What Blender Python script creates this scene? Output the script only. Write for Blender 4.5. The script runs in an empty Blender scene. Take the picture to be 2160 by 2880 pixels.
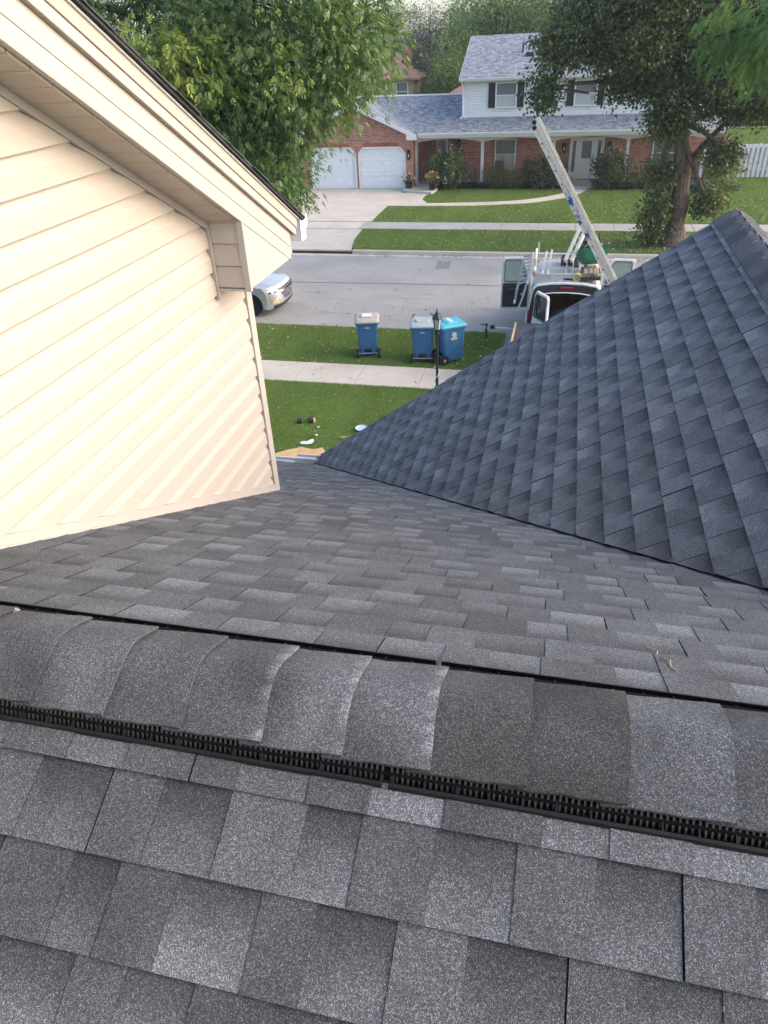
import bpy, bmesh, math, random
import numpy as np
from mathutils import Vector, Matrix, noise
R = math.radians
random.seed(7)
rng = np.random.default_rng(7)
S = bpy.context.scene
COL = S.collection

# ---------------------------------------------------------------- camera
cam_d = bpy.data.cameras.new('camera'); cam = bpy.data.objects.new('camera', cam_d); COL.objects.link(cam)
cam_d.sensor_fit = 'HORIZONTAL'; cam_d.sensor_width = 36.0; cam_d.lens = 36.0 * 2000 / 2160
cam_d.clip_start = 0.05; cam_d.clip_end = 3000
_fw = Vector((-0.20872864, 0.80132158, -0.56063899)); _rt = Vector((0.97361967, 0.22429808, -0.04189401)); _up = Vector((-0.09217968, 0.55459363, 0.82699989))
cam.matrix_world = Matrix(((_rt.x, _up.x, -_fw.x, 0), (_rt.y, _up.y, -_fw.y, 0), (_rt.z, _up.z, -_fw.z, 7.6), (0, 0, 0, 1)))
S.camera = cam

# ---------------------------------------------------------------- light
SUN_EL, SUN_AZ = R(30), R(5)          # azimuth from +X towards +Y
w = bpy.data.worlds.new('World'); S.world = w; w.use_nodes = True
nt = w.node_tree; nt.nodes.clear()
sky = nt.nodes.new('ShaderNodeTexSky'); sky.sky_type = 'NISHITA'; sky.sun_disc = False
sky.sun_elevation = SUN_EL; sky.sun_rotation = math.pi / 2 - SUN_AZ
sky.air_density = .85; sky.dust_density = 3.0; sky.ozone_density = .35; sky.altitude = 200
bg = nt.nodes.new('ShaderNodeBackground'); bg.inputs['Strength'].default_value = 0.15
out = nt.nodes.new('ShaderNodeOutputWorld')
nt.links.new(sky.outputs[0], bg.inputs[0]); nt.links.new(bg.outputs[0], out.inputs[0])
sd = bpy.data.lights.new('sun', 'SUN'); sun = bpy.data.objects.new('sun', sd); COL.objects.link(sun)
sd.energy = .32; sd.angle = R(40); sd.color = (1.0, 0.86, 0.73)
_sv = Vector((math.cos(SUN_EL) * math.cos(SUN_AZ), math.cos(SUN_EL) * math.sin(SUN_AZ), math.sin(SUN_EL)))
sun.rotation_euler = _sv.to_track_quat('Z', 'Y').to_euler(); sun.location = (30, 0, 30)
vs = S.view_settings; vs.view_transform = 'Standard'; vs.look = 'None'; vs.gamma = 1; vs.use_curve_mapping = False
vs.exposure = 1.9
S.cycles.max_bounces = 6; S.cycles.diffuse_bounces = 3; S.cycles.glossy_bounces = 3; S.cycles.transmission_bounces = 4; S.cycles.transparent_max_bounces = 6
S.cycles.use_adaptive_sampling = True; S.cycles.use_denoising = True

# ---------------------------------------------------------------- helpers
WM = {}
def link(o, parent=None):
    COL.objects.link(o)
    if parent is not None:
        o.parent = parent; o.matrix_parent_inverse = WM[parent.name].inverted()
        WM[o.name] = Matrix.Identity(4)
    else:
        WM[o.name] = Matrix.Identity(4)
    return o
def tag(o, label=None, cat=None, group=None, kind=None):
    if label: o['label'] = label
    if cat: o['category'] = cat
    if group: o['group'] = group
    if kind: o['kind'] = kind
    return o
def thing(name, label, cat, loc=(0, 0, 0), group=None):
    o = bpy.data.objects.new(name, None); COL.objects.link(o); o.location = loc; o.empty_display_size = .2
    WM[o.name] = Matrix.Translation(Vector(loc))
    return tag(o, label, cat, group)
def copy_tree(o, parent=None):
    c = o.copy(); COL.objects.link(c); c.parent = parent
    for ch in o.children: copy_tree(ch, c)
    return c
class MB:
    """collects shapes; build() links them as one mesh object"""
    def __init__(s): s.v = []; s.f = []; s.c = []
    def add(s, vs_, fs, col=None):
        b = len(s.v); s.v += [tuple(p) for p in vs_]; s.f += [tuple(b + i for i in q) for q in fs]
        if col is None: s.c += [(1, 1, 1)] * len(vs_)
        elif isinstance(col[0], (int, float)): s.c += [tuple(col)] * len(vs_)
        else: s.c += [tuple(c) for c in col]
        return s
    def box(s, lo, hi, M=None, col=None):
        x0, y0, z0 = lo; x1, y1, z1 = hi
        P = [Vector(p) for p in ((x0, y0, z0), (x1, y0, z0), (x1, y1, z0), (x0, y1, z0), (x0, y0, z1), (x1, y0, z1), (x1, y1, z1), (x0, y1, z1))]
        if M is not None: P = [M @ p for p in P]
        return s.add(P, ((0, 3, 2, 1), (4, 5, 6, 7), (0, 1, 5, 4), (1, 2, 6, 5), (2, 3, 7, 6), (3, 0, 4, 7)), col)
    def bar(s, p0, p1, wd, ht, up=(0, 0, 1), col=None):
        p0 = Vector(p0); p1 = Vector(p1); d = p1 - p0; L = d.length; d.normalize()
        up = Vector(up); sd_ = d.cross(up)
        if sd_.length < 1e-4: sd_ = d.cross(Vector((1, 0, 0)))
        sd_.normalize(); u = sd_.cross(d)
        M = Matrix(((d.x, sd_.x, u.x, p0.x), (d.y, sd_.y, u.y, p0.y), (d.z, sd_.z, u.z, p0.z), (0, 0, 0, 1)))
        return s.box((0, -wd / 2, -ht / 2), (L, wd / 2, ht / 2), M, col)
    def tube(s, pts, rad, n=8, cap=True, col=None):
        pts = [Vector(p) for p in pts]
        if not hasattr(rad, '__len__'): rad = [rad] * len(pts)
        V = []; F = []; u = None
        for i, p in enumerate(pts):
            d = (pts[min(i + 1, len(pts) - 1)] - pts[max(i - 1, 0)]).normalized()
            if u is None:
                u = d.cross(Vector((0, 0, 1)))
                if u.length < .1: u = d.cross(Vector((1, 0, 0)))
            u = (u - d * u.dot(d)).normalized(); w_ = d.cross(u)
            for k in range(n):
                a = 2 * math.pi * k / n; V.append(p + (u * math.cos(a) + w_ * math.sin(a)) * rad[i])
        for i in range(len(pts) - 1):
            for k in range(n):
                F.append((i * n + k, i * n + (k + 1) % n, (i + 1) * n + (k + 1) % n, (i + 1) * n + k))
        if cap: F.append(tuple(range(n))[::-1]); F.append(tuple((len(pts) - 1) * n + k for k in range(n)))
        return s.add(V, F, col)
    def lathe(s, prof, c=(0, 0, 0), n=16, axis='Z', M=None, col=None):
        V = []; F = []; c = Vector(c)
        for r, h in prof:
            for k in range(n):
                a = 2 * math.pi * k / n
                p = Vector((r * math.cos(a), r * math.sin(a), h))
                if axis == 'Y': p = Vector((p.x, p.z, p.y))
                elif axis == 'X': p = Vector((p.z, p.x, p.y))
                p = p + c
                V.append(M @ p if M is not None else p)
        for i in range(len(prof) - 1):
            for k in range(n): F.append((i * n + k, i * n + (k + 1) % n, (i + 1) * n + (k + 1) % n, (i + 1) * n + k))
        F.append(tuple(range(n))[::-1]); F.append(tuple((len(prof) - 1) * n + k for k in range(n)))
        return s.add(V, F, col)
    def prism(s, poly, d, col=None):
        """poly: list of 3-D points (planar), d: extrusion vector"""
        d = Vector(d); A = [Vector(p) for p in poly]; B = [p + d for p in A]; n = len(A)
        F = [tuple(range(n))[::-1], tuple(range(n, 2 * n))] + [(i, (i + 1) % n, n + (i + 1) % n, n + i) for i in range(n)]
        return s.add(A + B, F, col)
    def loft(s, secs, close=True, cap=True, col=None):
        n = len(secs[0]); V = [p for q in secs for p in q]; F = []
        for i in range(len(secs) - 1):
            for k in range(n if close else n - 1): F.append((i * n + k, i * n + (k + 1) % n, (i + 1) * n + (k + 1) % n, (i + 1) * n + k))
        if cap: F.append(tuple(range(n))[::-1]); F.append(tuple((len(secs) - 1) * n + k for k in range(n)))
        return s.add(V, F, col)
    def build(s, name, mat, parent=None, smooth=False, bevel=0, segs=2, loc=None, rot=None, local=False, subsurf=0, fixn=True):
        me = bpy.data.meshes.new(name); me.from_pydata([tuple(p) for p in s.v], [], s.f); me.update()
        if fixn:
            bm = bmesh.new(); bm.from_mesh(me); bmesh.ops.recalc_face_normals(bm, faces=bm.faces); bm.to_mesh(me); bm.free()
        at = me.color_attributes.new('Col', 'FLOAT_COLOR', 'POINT')
        at.data.foreach_set('color', np.array([(c[0], c[1], c[2], 1) for c in s.c], dtype=np.float32).ravel())
        if smooth: me.polygons.foreach_set('use_smooth', [True] * len(me.polygons))
        me.materials.append(mat)
        o = bpy.data.objects.new(name, me)
        if local:
            COL.objects.link(o); o.parent = parent; WM[o.name] = Matrix.Identity(4)
        else: link(o, parent)
        if loc is not None: o.location = loc
        if rot is not None: o.rotation_euler = rot
        if bevel:
            m = o.modifiers.new('bevel', 'BEVEL'); m.width = bevel; m.segments = segs; m.limit_method = 'ANGLE'; m.angle_limit = R(40)
        if subsurf:
            m = o.modifiers.new('sub', 'SUBSURF'); m.levels = subsurf; m.render_levels = subsurf
        return o
def fast_mesh(name, V, F4, mat, col=None, parent=None, smooth=False, tri=False, local=False):
    """numpy mesh: V (N,3), F (M,4) or (M,3)"""
    k = F4.shape[1]; me = bpy.data.meshes.new(name)
    me.vertices.add(len(V)); me.vertices.foreach_set('co', V.astype(np.float32).ravel())
    me.loops.add(F4.size); me.loops.foreach_set('vertex_index', F4.astype(np.int32).ravel())
    me.polygons.add(len(F4)); me.polygons.foreach_set('loop_start', np.arange(0, F4.size, k, dtype=np.int32))
    me.update(calc_edges=True)
    if col is not None:
        at = me.color_attributes.new('Col', 'FLOAT_COLOR', 'POINT')
        at.data.foreach_set('color', np.concatenate([col, np.ones((len(col), 1))], 1).astype(np.float32).ravel())
    if smooth: me.polygons.foreach_set('use_smooth', [True] * len(me.polygons))
    me.materials.append(mat); o = bpy.data.objects.new(name, me)
    if local: COL.objects.link(o); o.parent = parent; WM[o.name] = Matrix.Identity(4)
    else: link(o, parent)
    return o

# ---------------------------------------------------------------- materials
def nodes(name):
    m = bpy.data.materials.new(name); m.use_nodes = True; t = m.node_tree
    return m, t, t.nodes['Principled BSDF'], t.nodes['Material Output']
def N(t, kind, **kw):
    n = t.nodes.new('ShaderNode' + kind)
    for k, v in kw.items():
        if k in n.inputs: n.inputs[k].default_value = v
        else: setattr(n, k, v)
    return n
def mixc(t, a, b, fac, mode='MIX'):
    n = t.nodes.new('ShaderNodeMix'); n.data_type = 'RGBA'; n.blend_type = mode
    for sock, v in ((n.inputs[0], fac), (n.inputs[6], a), (n.inputs[7], b)):
        if hasattr(v, 'is_linked') or hasattr(v, 'links'): t.links.new(v, sock)
        elif sock == n.inputs[0]: sock.default_value = v
        else: sock.default_value = (*v, 1) if len(v) == 3 else v
    return n.outputs[2]
def ramp(t, src, lo, hi, a, b):
    n = t.nodes.new('ShaderNodeMapRange'); t.links.new(src, n.inputs[0])
    n.inputs[1].default_value = lo; n.inputs[2].default_value = hi; n.inputs[3].default_value = a; n.inputs[4].default_value = b
    return n.outputs[0]
def coord(t, scale=(1, 1, 1), kind='Object'):
    c = t.nodes.new('ShaderNodeTexCoord'); m = t.nodes.new('ShaderNodeMapping'); m.inputs['Scale'].default_value = scale
    t.links.new(c.outputs[kind], m.inputs[0]); return m.outputs[0]
def bump(t, bsdf, h, strength, dist=.01):
    b = N(t, 'Bump', Strength=strength, Distance=dist); t.links.new(h, b.inputs['Height']); t.links.new(b.outputs[0], bsdf.inputs['Normal'])
def plain(name, col, rough=.6, var=.15, scale=6, spec=.4, metal=0, bmp=0, bscale=60, dirt=None, stretch=(1, 1, 1), attr=False):
    m, t, b, o = nodes(name); b.inputs['Roughness'].default_value = rough; b.inputs['Metallic'].default_value = metal
    b.inputs['Specular IOR Level'].default_value = spec
    v = coord(t, stretch); n1 = N(t, 'TexNoise', Scale=scale, Detail=6, Roughness=.6); t.links.new(v, n1.inputs['Vector'])
    f = ramp(t, n1.outputs[0], .3, .7, 1 - var, 1 + var)
    base = col
    if attr:
        a = N(t, 'Attribute', attribute_name='Col'); base = mixc(t, a.outputs[0], col, 1, 'MULTIPLY')
    mul = N(t, 'VectorMath', operation='SCALE')
    if attr: t.links.new(base, mul.inputs[0])
    else: mul.inputs[0].default_value = col
    t.links.new(f, mul.inputs['Scale'])
    c = mul.outputs[0]
    if dirt:
        n2 = N(t, 'TexNoise', Scale=scale * .37, Detail=8, Roughness=.7); t.links.new(v, n2.inputs['Vector'])
        c = mixc(t, c, dirt, ramp(t, n2.outputs[0], .5, .75, 0, .7))
    t.links.new(c, b.inputs['Base Color'])
    if bmp:
        n3 = N(t, 'TexNoise', Scale=bscale, Detail=4); t.links.new(v, n3.inputs['Vector']); bump(t, b, n3.outputs[0], bmp)
    return m
def glass(name, col=(.03, .035, .04), rough=.06):
    m, t, b, o = nodes(name); b.inputs['Base Color'].default_value = (*col, 1); b.inputs['Roughness'].default_value = rough; b.inputs['Specular IOR Level'].default_value = .8
    return m
def shingle_mat(name='asphalt_shingle', sc=820.0, k0=.56, k1=2.15):
    m, t, b, o = nodes(name); b.inputs['Roughness'].default_value = .92; b.inputs['Specular IOR Level'].default_value = .25
    v = coord(t); a = N(t, 'Attribute', attribute_name='Col')
    vo = N(t, 'TexVoronoi', Scale=sc); t.links.new(v, vo.inputs['Vector'])
    sp = N(t, 'SeparateColor'); t.links.new(vo.outputs['Color'], sp.inputs[0])
    pw = N(t, 'Math', operation='POWER'); pw.inputs[1].default_value = 4.5; t.links.new(sp.outputs[0], pw.inputs[0])
    f1 = ramp(t, pw.outputs[0], 0, 1, k0, k1 * 1.25)
    n = N(t, 'TexNoise', Scale=sc * .22, Detail=3, Roughness=.7); t.links.new(v, n.inputs['Vector']); f2 = ramp(t, n.outputs[0], .3, .7, .75, 1.25)
    n2 = N(t, 'TexNoise', Scale=5, Detail=5, Roughness=.65); t.links.new(v, n2.inputs['Vector']); f3 = ramp(t, n2.outputs[0], .3, .7, .82, 1.2)
    p = N(t, 'Math', operation='MULTIPLY'); t.links.new(f1, p.inputs[0]); t.links.new(f2, p.inputs[1])
    p2 = N(t, 'Math', operation='MULTIPLY'); t.links.new(p.outputs[0], p2.inputs[0]); t.links.new(f3, p2.inputs[1])
    mul = N(t, 'VectorMath', operation='SCALE'); t.links.new(a.outputs[0], mul.inputs[0]); t.links.new(p2.outputs[0], mul.inputs['Scale'])
    tint = mixc(t, (.94, .98, 1.06), (1.06, 1.0, .94), sp.outputs[1])
    t.links.new(mixc(t, mul.outputs[0], tint, 1, 'MULTIPLY'), b.inputs['Base Color'])
    bump(t, b, vo.outputs['Distance'], .35, .004)
    return m
def leaf_mat(name, trans=.38, rough=.45):
    m, t, b, o = nodes(name); a = N(t, 'Attribute', attribute_name='Col'); t.links.new(a.outputs[0], b.inputs['Base Color'])
    b.inputs['Roughness'].default_value = rough; b.inputs['Specular IOR Level'].default_value = .35
    tr = N(t, 'BsdfTranslucent'); g = mixc(t, a.outputs[0], (1.25, 1.3, .55), 1, 'MULTIPLY'); t.links.new(g, tr.inputs[0])
    mx = N(t, 'MixShader'); mx.inputs[0].default_value = trans; t.links.new(b.outputs[0], mx.inputs[1]); t.links.new(tr.outputs[0], mx.inputs[2]); t.links.new(mx.outputs[0], o.inputs[0])
    return m
def brick_mat():
    m, t, b, o = nodes('red_brick'); b.inputs['Roughness'].default_value = .9
    c = t.nodes.new('ShaderNodeTexCoord'); s = N(t, 'SeparateXYZ'); t.links.new(c.outputs['Object'], s.inputs[0])
    ad = N(t, 'Math', operation='ADD'); t.links.new(s.outputs[0], ad.inputs[0]); t.links.new(s.outputs[1], ad.inputs[1])
    cb = N(t, 'CombineXYZ'); t.links.new(ad.outputs[0], cb.inputs[0]); t.links.new(s.outputs[2], cb.inputs[1])
    br = t.nodes.new('ShaderNodeTexBrick'); t.links.new(cb.outputs[0], br.inputs[0])
    br.inputs['Color1'].default_value = (.40, .135, .085, 1); br.inputs['Color2'].default_value = (.20, .055, .04, 1); br.inputs['Mortar'].default_value = (.40, .30, .25, 1)
    br.inputs['Scale'].default_value = 1; br.inputs['Brick Width'].default_value = .21; br.inputs['Row Height'].default_value = .075; br.inputs['Mortar Size'].default_value = .009; br.inputs['Bias'].default_value = -.25
    wn = N(t, 'TexNoise', Scale=3.1, Detail=2); t.links.new(cb.outputs[0], wn.inputs['Vector'])
    # a few burnt bricks
    br2 = t.nodes.new('ShaderNodeTexBrick'); t.links.new(cb.outputs[0], br2.inputs[0])
    for k, vv in (('Scale', 1), ('Brick Width', .21), ('Row Height', .075), ('Mortar Size', 0), ('Bias', -.72)): br2.inputs[k].default_value = vv
    br2.inputs['Color1'].default_value = (1, 1, 1, 1); br2.inputs['Color2'].default_value = (.12, .12, .14, 1)
    c1 = mixc(t, br.outputs[0], br2.outputs[0], .75, 'MULTIPLY')
    t.links.new(c1, b.inputs['Base Color']); bump(t, b, br.outputs['Fac'], -.6, .01)
    return m
def far_roof_mat(name, c1, c2):
    m, t, b, o = nodes(name); b.inputs['Roughness'].default_value = .95
    c = t.nodes.new('ShaderNodeTexCoord'); s = N(t, 'SeparateXYZ'); t.links.new(c.outputs['Object'], s.inputs[0])
    cb = N(t, 'CombineXYZ'); t.links.new(s.outputs[0], cb.inputs[0])
    mu = N(t, 'Math', operation='MULTIPLY'); mu.inputs[1].default_value = 1.08; t.links.new(s.outputs[1], mu.inputs[0]); t.links.new(mu.outputs[0], cb.inputs[1])
    br = t.nodes.new('ShaderNodeTexBrick'); t.links.new(cb.outputs[0], br.inputs[0]); br.offset = .37; br.offset_frequency = 3; br.squash = .6; br.squash_frequency = 2
    br.inputs['Color1'].default_value = (*c1, 1); br.inputs['Color2'].default_value = (*c2, 1); br.inputs['Mortar'].default_value = (c1[0] * .55, c1[1] * .55, c1[2] * .55, 1)
    for k, vv in (('Scale', 1), ('Brick Width', .27), ('Row Height', .13), ('Mortar Size', .008), ('Bias', 0)): br.inputs[k].default_value = vv
    n = N(t, 'TexNoise', Scale=14, Detail=4); t.links.new(cb.outputs[0], n.inputs['Vector'])
    mul = N(t, 'VectorMath', operation='SCALE'); t.links.new(br.outputs[0], mul.inputs[0]); t.links.new(ramp(t, n.outputs[0], .3, .7, .75, 1.25), mul.inputs['Scale'])
    t.links.new(mul.outputs[0], b.inputs['Base Color']); return m
def ground_mat(name, col, var, sc, col2, lo=.45, hi=.7, fine=40, rough=.95, bmp=.3):
    m, t, b, o = nodes(name); b.inputs['Roughness'].default_value = rough; b.inputs['Specular IOR Level'].default_value = .2
    v = coord(t); n1 = N(t, 'TexNoise', Scale=sc, Detail=8, Roughness=.65); t.links.new(v, n1.inputs['Vector'])
    n2 = N(t, 'TexNoise', Scale=fine, Detail=6, Roughness=.75); t.links.new(v, n2.inputs['Vector'])
    c = mixc(t, col, col2, ramp(t, n1.outputs[0], lo, hi, 0, 1))
    mul = N(t, 'VectorMath', operation='SCALE'); t.links.new(c, mul.inputs[0]); t.links.new(ramp(t, n2.outputs[0], .3, .7, 1 - var, 1 + var), mul.inputs['Scale'])
    t.links.new(mul.outputs[0], b.inputs['Base Color']); bump(t, b, n2.outputs[0], bmp, .01)
    return m
M = {}
M['shingle'] = shingle_mat()
M['cream'] = plain('cream_vinyl', (.385, .334, .284), .55, .03, 3, .35, bmp=.10, bscale=9, stretch=(6, 1.2, 30))
M['trim'] = plain('cream_trim', (.39, .351, .309), .5, .03, 4, .4)
M['soffit'] = plain('soffit_vinyl', (.42, .362, .298), .55, .04, 5, .35)
M['white'] = plain('white_paint', (.60, .60, .60), .5, .04, 4, .4)
M['white2'] = plain('white_siding', (.64, .645, .645), .6, .05, 2, .35)
M['offwhite'] = plain('off_white_paint', (.62, .60, .56), .5, .05, 4, .4)
M['black_plastic'] = plain('black_plastic', (.009, .009, .010), .6, .2, 20, .2)
M['vent_dark'] = plain('vent_inside', (.006, .006, .006), .9, .1, 20, .1)
M['deck'] = plain('roof_deck', (.05, .05, .055), .9, .1, 20, .2)
M['brick'] = brick_mat()
M['far_roof'] = far_roof_mat('blue_grey_shingle', (.235, .255, .285), (.095, .107, .128))
M['brown_roof'] = far_roof_mat('brown_shingle', (.25, .15, .115), (.17, .10, .08))
M['glass'] = glass('window_glass')
M['concrete'] = ground_mat('concrete', (.47, .42, .355), .16, .9, (.38, .34, .29), .4, .7, 30, .9, .15)
M['concrete_grey'] = ground_mat('concrete_grey', (.34, .32, .295), .16, .9, (.27, .255, .235), .4, .7, 30, .9, .15)
M['asphalt'] = ground_mat('worn_asphalt', (.29, .28, .265), .25, .45, (.215, .21, .20), .35, .7, 38, .9, .3)
M['tar'] = plain('tar_seal', (.05, .05, .05), .6, .2, 20)
M['lawn'] = ground_mat('lawn', (.125, .19, .04), .4, 1.1, (.085, .14, .03), .35, .65, 60, .95, .6)
M['soil'] = ground_mat('soil', (.06, .045, .032), .3, 2, (.04, .03, .02))
M['grass'] = leaf_mat('grass_blade', .25, .6)
M['leaf'] = leaf_mat('leaf')
M['bark'] = plain('bark', (.12, .09, .068), .95, .55, 16, .2, bmp=1.0, bscale=15, stretch=(1, 1, .18), dirt=(.06, .045, .035))
for _n in M['bark'].node_tree.nodes:
    if _n.type == 'BUMP': _n.inputs['Distance'].default_value = .08
M['bark_dark'] = plain('bark_dark', (.05, .042, .036), .95, .3, 9, .2, bmp=.8, bscale=22, stretch=(1, 1, .25))
M['attr'] = plain('painted', (1, 1, 1), .6, .12, 5, .35, attr=True)
M['attr_gloss'] = plain('painted_gloss', (1, 1, 1), .3, .05, 5, .5, attr=True)
# ================================================================ NEAR HOUSE (the roof we stand on)
YR, ZR, TM = .868, 6.588, .525            # main ridge line y, z and pitch
YE = 6.17                                  # street eave
XW = -1.69                                 # cream gable wall plane
WX, WZ, TW = 1.31, 6.30, .69              # wing ridge x, z and pitch
EXP = .143
house = thing('house', 'near house with dark grey shingle roofs and cream lap siding', 'house', (0, 2.5, .2))
def zst(y): return ZR - TM * (y - YR)
# --- body below the roofs
b = MB(); b.box((-9, -4.2, .15), (6.5, 5.7, 3.55)); b.build('lower_wall', M['cream'], house)
b = MB(); b.prism([(-2.3, 6.12, .15), (4.9, 6.12, .15), (4.9, 6.12, 3.7), (1.31, 6.12, 6.05), (-2.3, 6.12, 3.7)], (0, .13, 0)); b.build('front_gable_wall', M['cream'], house)

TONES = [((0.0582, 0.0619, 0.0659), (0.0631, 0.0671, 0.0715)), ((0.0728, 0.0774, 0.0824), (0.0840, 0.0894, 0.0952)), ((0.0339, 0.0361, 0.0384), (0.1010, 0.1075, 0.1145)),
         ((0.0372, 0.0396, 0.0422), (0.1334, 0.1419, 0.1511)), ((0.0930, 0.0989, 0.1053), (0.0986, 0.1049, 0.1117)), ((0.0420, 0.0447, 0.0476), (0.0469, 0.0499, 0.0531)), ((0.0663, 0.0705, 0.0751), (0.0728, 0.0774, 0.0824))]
def clip_poly(poly, a, b_, c):
    """keep a*u+b*v>=c"""
    out_ = []
    for i in range(len(poly)):
        p, q = poly[i], poly[(i + 1) % len(poly)]
        dp = a * p[0] + b_ * p[1] - c; dq = a * q[0] + b_ * q[1] - c
        if dp >= 0: out_.append(p)
        if dp * dq < 0:
            k = dp / (dp - dq); out_.append((p[0] + (q[0] - p[0]) * k, p[1] + (q[1] - p[1]) * k))
    return out_
def shingle_slope(O, U, V, u0, u1, nc, clips=(), lift=0., seed=1, wave=.002, contrast=1., k0=0, regular=False, gain=1.):
    """returns list of (centre, MB) one per shingle strip"""
    O = Vector(O); U = Vector(U).normalized(); V = Vector(V).normalized(); Nn = U.cross(V)
    if Nn.z < 0: Nn = -Nn
    rr = random.Random(seed); res = []
    pats = [[.105, .125, .14, .095, .12, .135, .125, .14], [.14, .095, .115, .15, .10, .13, .11, .145], [.085, .14, .11, .13, .155, .105, .12, .14]]
    if regular: pats = [[.12, .13, .12, .125, .12, .13, .12, .12]]
    for k in range(k0, nc):
        v0 = k * EXP
        us = u0 - (.985 - (k * (.159 if not regular else .0615)) % .985) + rr.uniform(-.006, .006)
        while us < u1:
            ue = us + .985
            mb = MB(); cen = []
            # tab layout
            cuts = [us]; 
            for w_ in rr.choice(pats): cuts.append(cuts[-1] + w_ * rr.uniform(.94, 1.06))
            cuts[-1] = ue
            tabf = regular or rr.random() < .8; sk = rr.uniform(-.0012, .0012); last = None
            dv = rr.uniform(-.002, .002); curl = rr.random() < .06
            for i in range(len(cuts) - 1):
                a, b_ = max(cuts[i], u0), min(cuts[i + 1], u1); tab = (i % 2 == 0) == tabf
                if b_ - a < .004: continue
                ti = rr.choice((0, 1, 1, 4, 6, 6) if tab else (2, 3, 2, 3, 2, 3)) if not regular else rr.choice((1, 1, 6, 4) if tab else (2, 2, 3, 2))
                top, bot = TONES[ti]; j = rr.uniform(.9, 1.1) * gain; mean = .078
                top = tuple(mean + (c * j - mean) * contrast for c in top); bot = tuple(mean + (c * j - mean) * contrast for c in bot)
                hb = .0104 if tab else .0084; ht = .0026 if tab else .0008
                if curl: hb += .0014
                if i == 0: a += .002
                rows = [v0 + dv, v0 + .35 * EXP, v0 + .72 * EXP, v0 + EXP * 1.12]
                for r in range(3):
                    q = [(a, rows[r]), (b_, rows[r]), (b_, rows[r + 1]), (a, rows[r + 1])]
                    for cl in clips:
                        q = clip_poly(q, *cl)
                        if len(q) < 3: break
                    if len(q) < 3: continue
                    P = []; C_ = []
                    for (uu, vv) in q:
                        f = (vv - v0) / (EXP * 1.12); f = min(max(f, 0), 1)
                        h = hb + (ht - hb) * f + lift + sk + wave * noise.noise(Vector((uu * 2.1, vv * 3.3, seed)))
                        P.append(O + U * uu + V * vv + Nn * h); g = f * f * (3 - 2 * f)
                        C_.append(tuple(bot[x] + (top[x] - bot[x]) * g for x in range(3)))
                    n = len(P); B = [p - Nn * (.0105 if tab else .0085) for p in P]
                    mb.add(P + P + B, [tuple(range(n))] + [(n + x, n + (x + 1) % n, 2 * n + (x + 1) % n, 2 * n + x) for x in range(n)], C_ + [(.014, .014, .015)] * (2 * n))
                    cen.append(P[0])
            if mb.v:
                c_ = sum(cen, Vector()) / len(cen); res.append((c_, mb))
            us = ue + .001
    return res
cth = 1 / math.sqrt(1 + TM * TM); sth = TM * cth
cw = 1 / math.sqrt(1 + TW * TW); sw = TW * cw
# decks
XR = 6.3
b = MB(); b.prism([(-9, YR, ZR), (XR, YR, ZR), (XR, YE, zst(YE)), (-9, YE, zst(YE))], (0, 0, -.06)); slope_s = b.build('street_roof_slope', M['deck'], house); slope_s['label'] = 'long shallow shingled slope running down to the street eave'
b = MB(); yb = -3.6; b.prism([(-9, yb, ZR + TM * (yb - YR)), (XR, yb, ZR + TM * (yb - YR)), (XR, YR - .001, ZR), (-9, YR - .001, ZR)], (0, 0, -.06)); slope_n = b.build('near_roof_slope', M['deck'], house); slope_n['label'] = 'near shingled slope below the ridge vent'
def zwl(x): return WZ - TW * abs(WX - x)
yv = lambda x: 3.138 - 1.314 * x
YW1 = 6.40
xe = -2.50
b = MB(); b.prism([(xe, YW1, zwl(xe) + .004), (WX, YW1, zwl(WX) + .004), (WX, yv(WX), zwl(WX) + .004), (xe, max(yv(xe), 6.3), zwl(xe) + .004)], (0, 0, -.06)); slope_w = b.build('wing_roof_slope', M['deck'], house); slope_w['label'] = 'steep shingled slope of the front wing meeting a valley'
b = MB(); b.prism([(WX + .001, YW1, WZ + .004), (5.1, YW1, zwl(5.1)), (5.1, YE - .05, zwl(5.1)), (WX + .001, yv(WX), WZ + .004)], (0, 0, -.06)); slope_r = b.build('wing_far_slope', M['deck'], house)

sl = []
L = (YE - YR) / cth; nc = int(L / EXP)
ve = YE + .03
O = (0, ve, zst(ve)); V = (0, -cth, sth)
valley_clip = (1.0, 1.0, 0)
# street slope: drop what lies well under the wing: y < yv(x)+.35 ; y = ve - v*cth ; u = x (U = +X)
cl = [(-1.314, cth, ve - 3.138 - .45), (0, -1, -((ve - YR) / cth - .156))]
kc = int((ve - 3.75) / cth / EXP)
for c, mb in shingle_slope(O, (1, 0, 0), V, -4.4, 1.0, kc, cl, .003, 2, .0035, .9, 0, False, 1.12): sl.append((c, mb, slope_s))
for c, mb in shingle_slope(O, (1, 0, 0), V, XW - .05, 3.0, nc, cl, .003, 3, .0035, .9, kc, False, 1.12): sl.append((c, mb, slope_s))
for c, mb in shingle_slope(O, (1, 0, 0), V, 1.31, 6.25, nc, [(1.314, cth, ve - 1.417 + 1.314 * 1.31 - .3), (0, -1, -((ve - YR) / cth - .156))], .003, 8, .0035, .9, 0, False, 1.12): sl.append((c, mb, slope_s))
# near slope: butt lines measured from the photograph
v_off = ((YR - .6796) / cth)
NN = 26
yb0 = YR - (v_off + NN * EXP) * cth
O = (0, yb0, ZR + TM * (yb0 - YR)); V = (0, cth, sth)
for c, mb in shingle_slope(O, (1, 0, 0), V, XW - .05, 6.25, NN + 2, [(0, -1, -(v_off + NN * EXP) + .156)], .003, 11, .0015, .95, 0, False, 1.1): sl.append((c, mb, slope_n))
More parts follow.
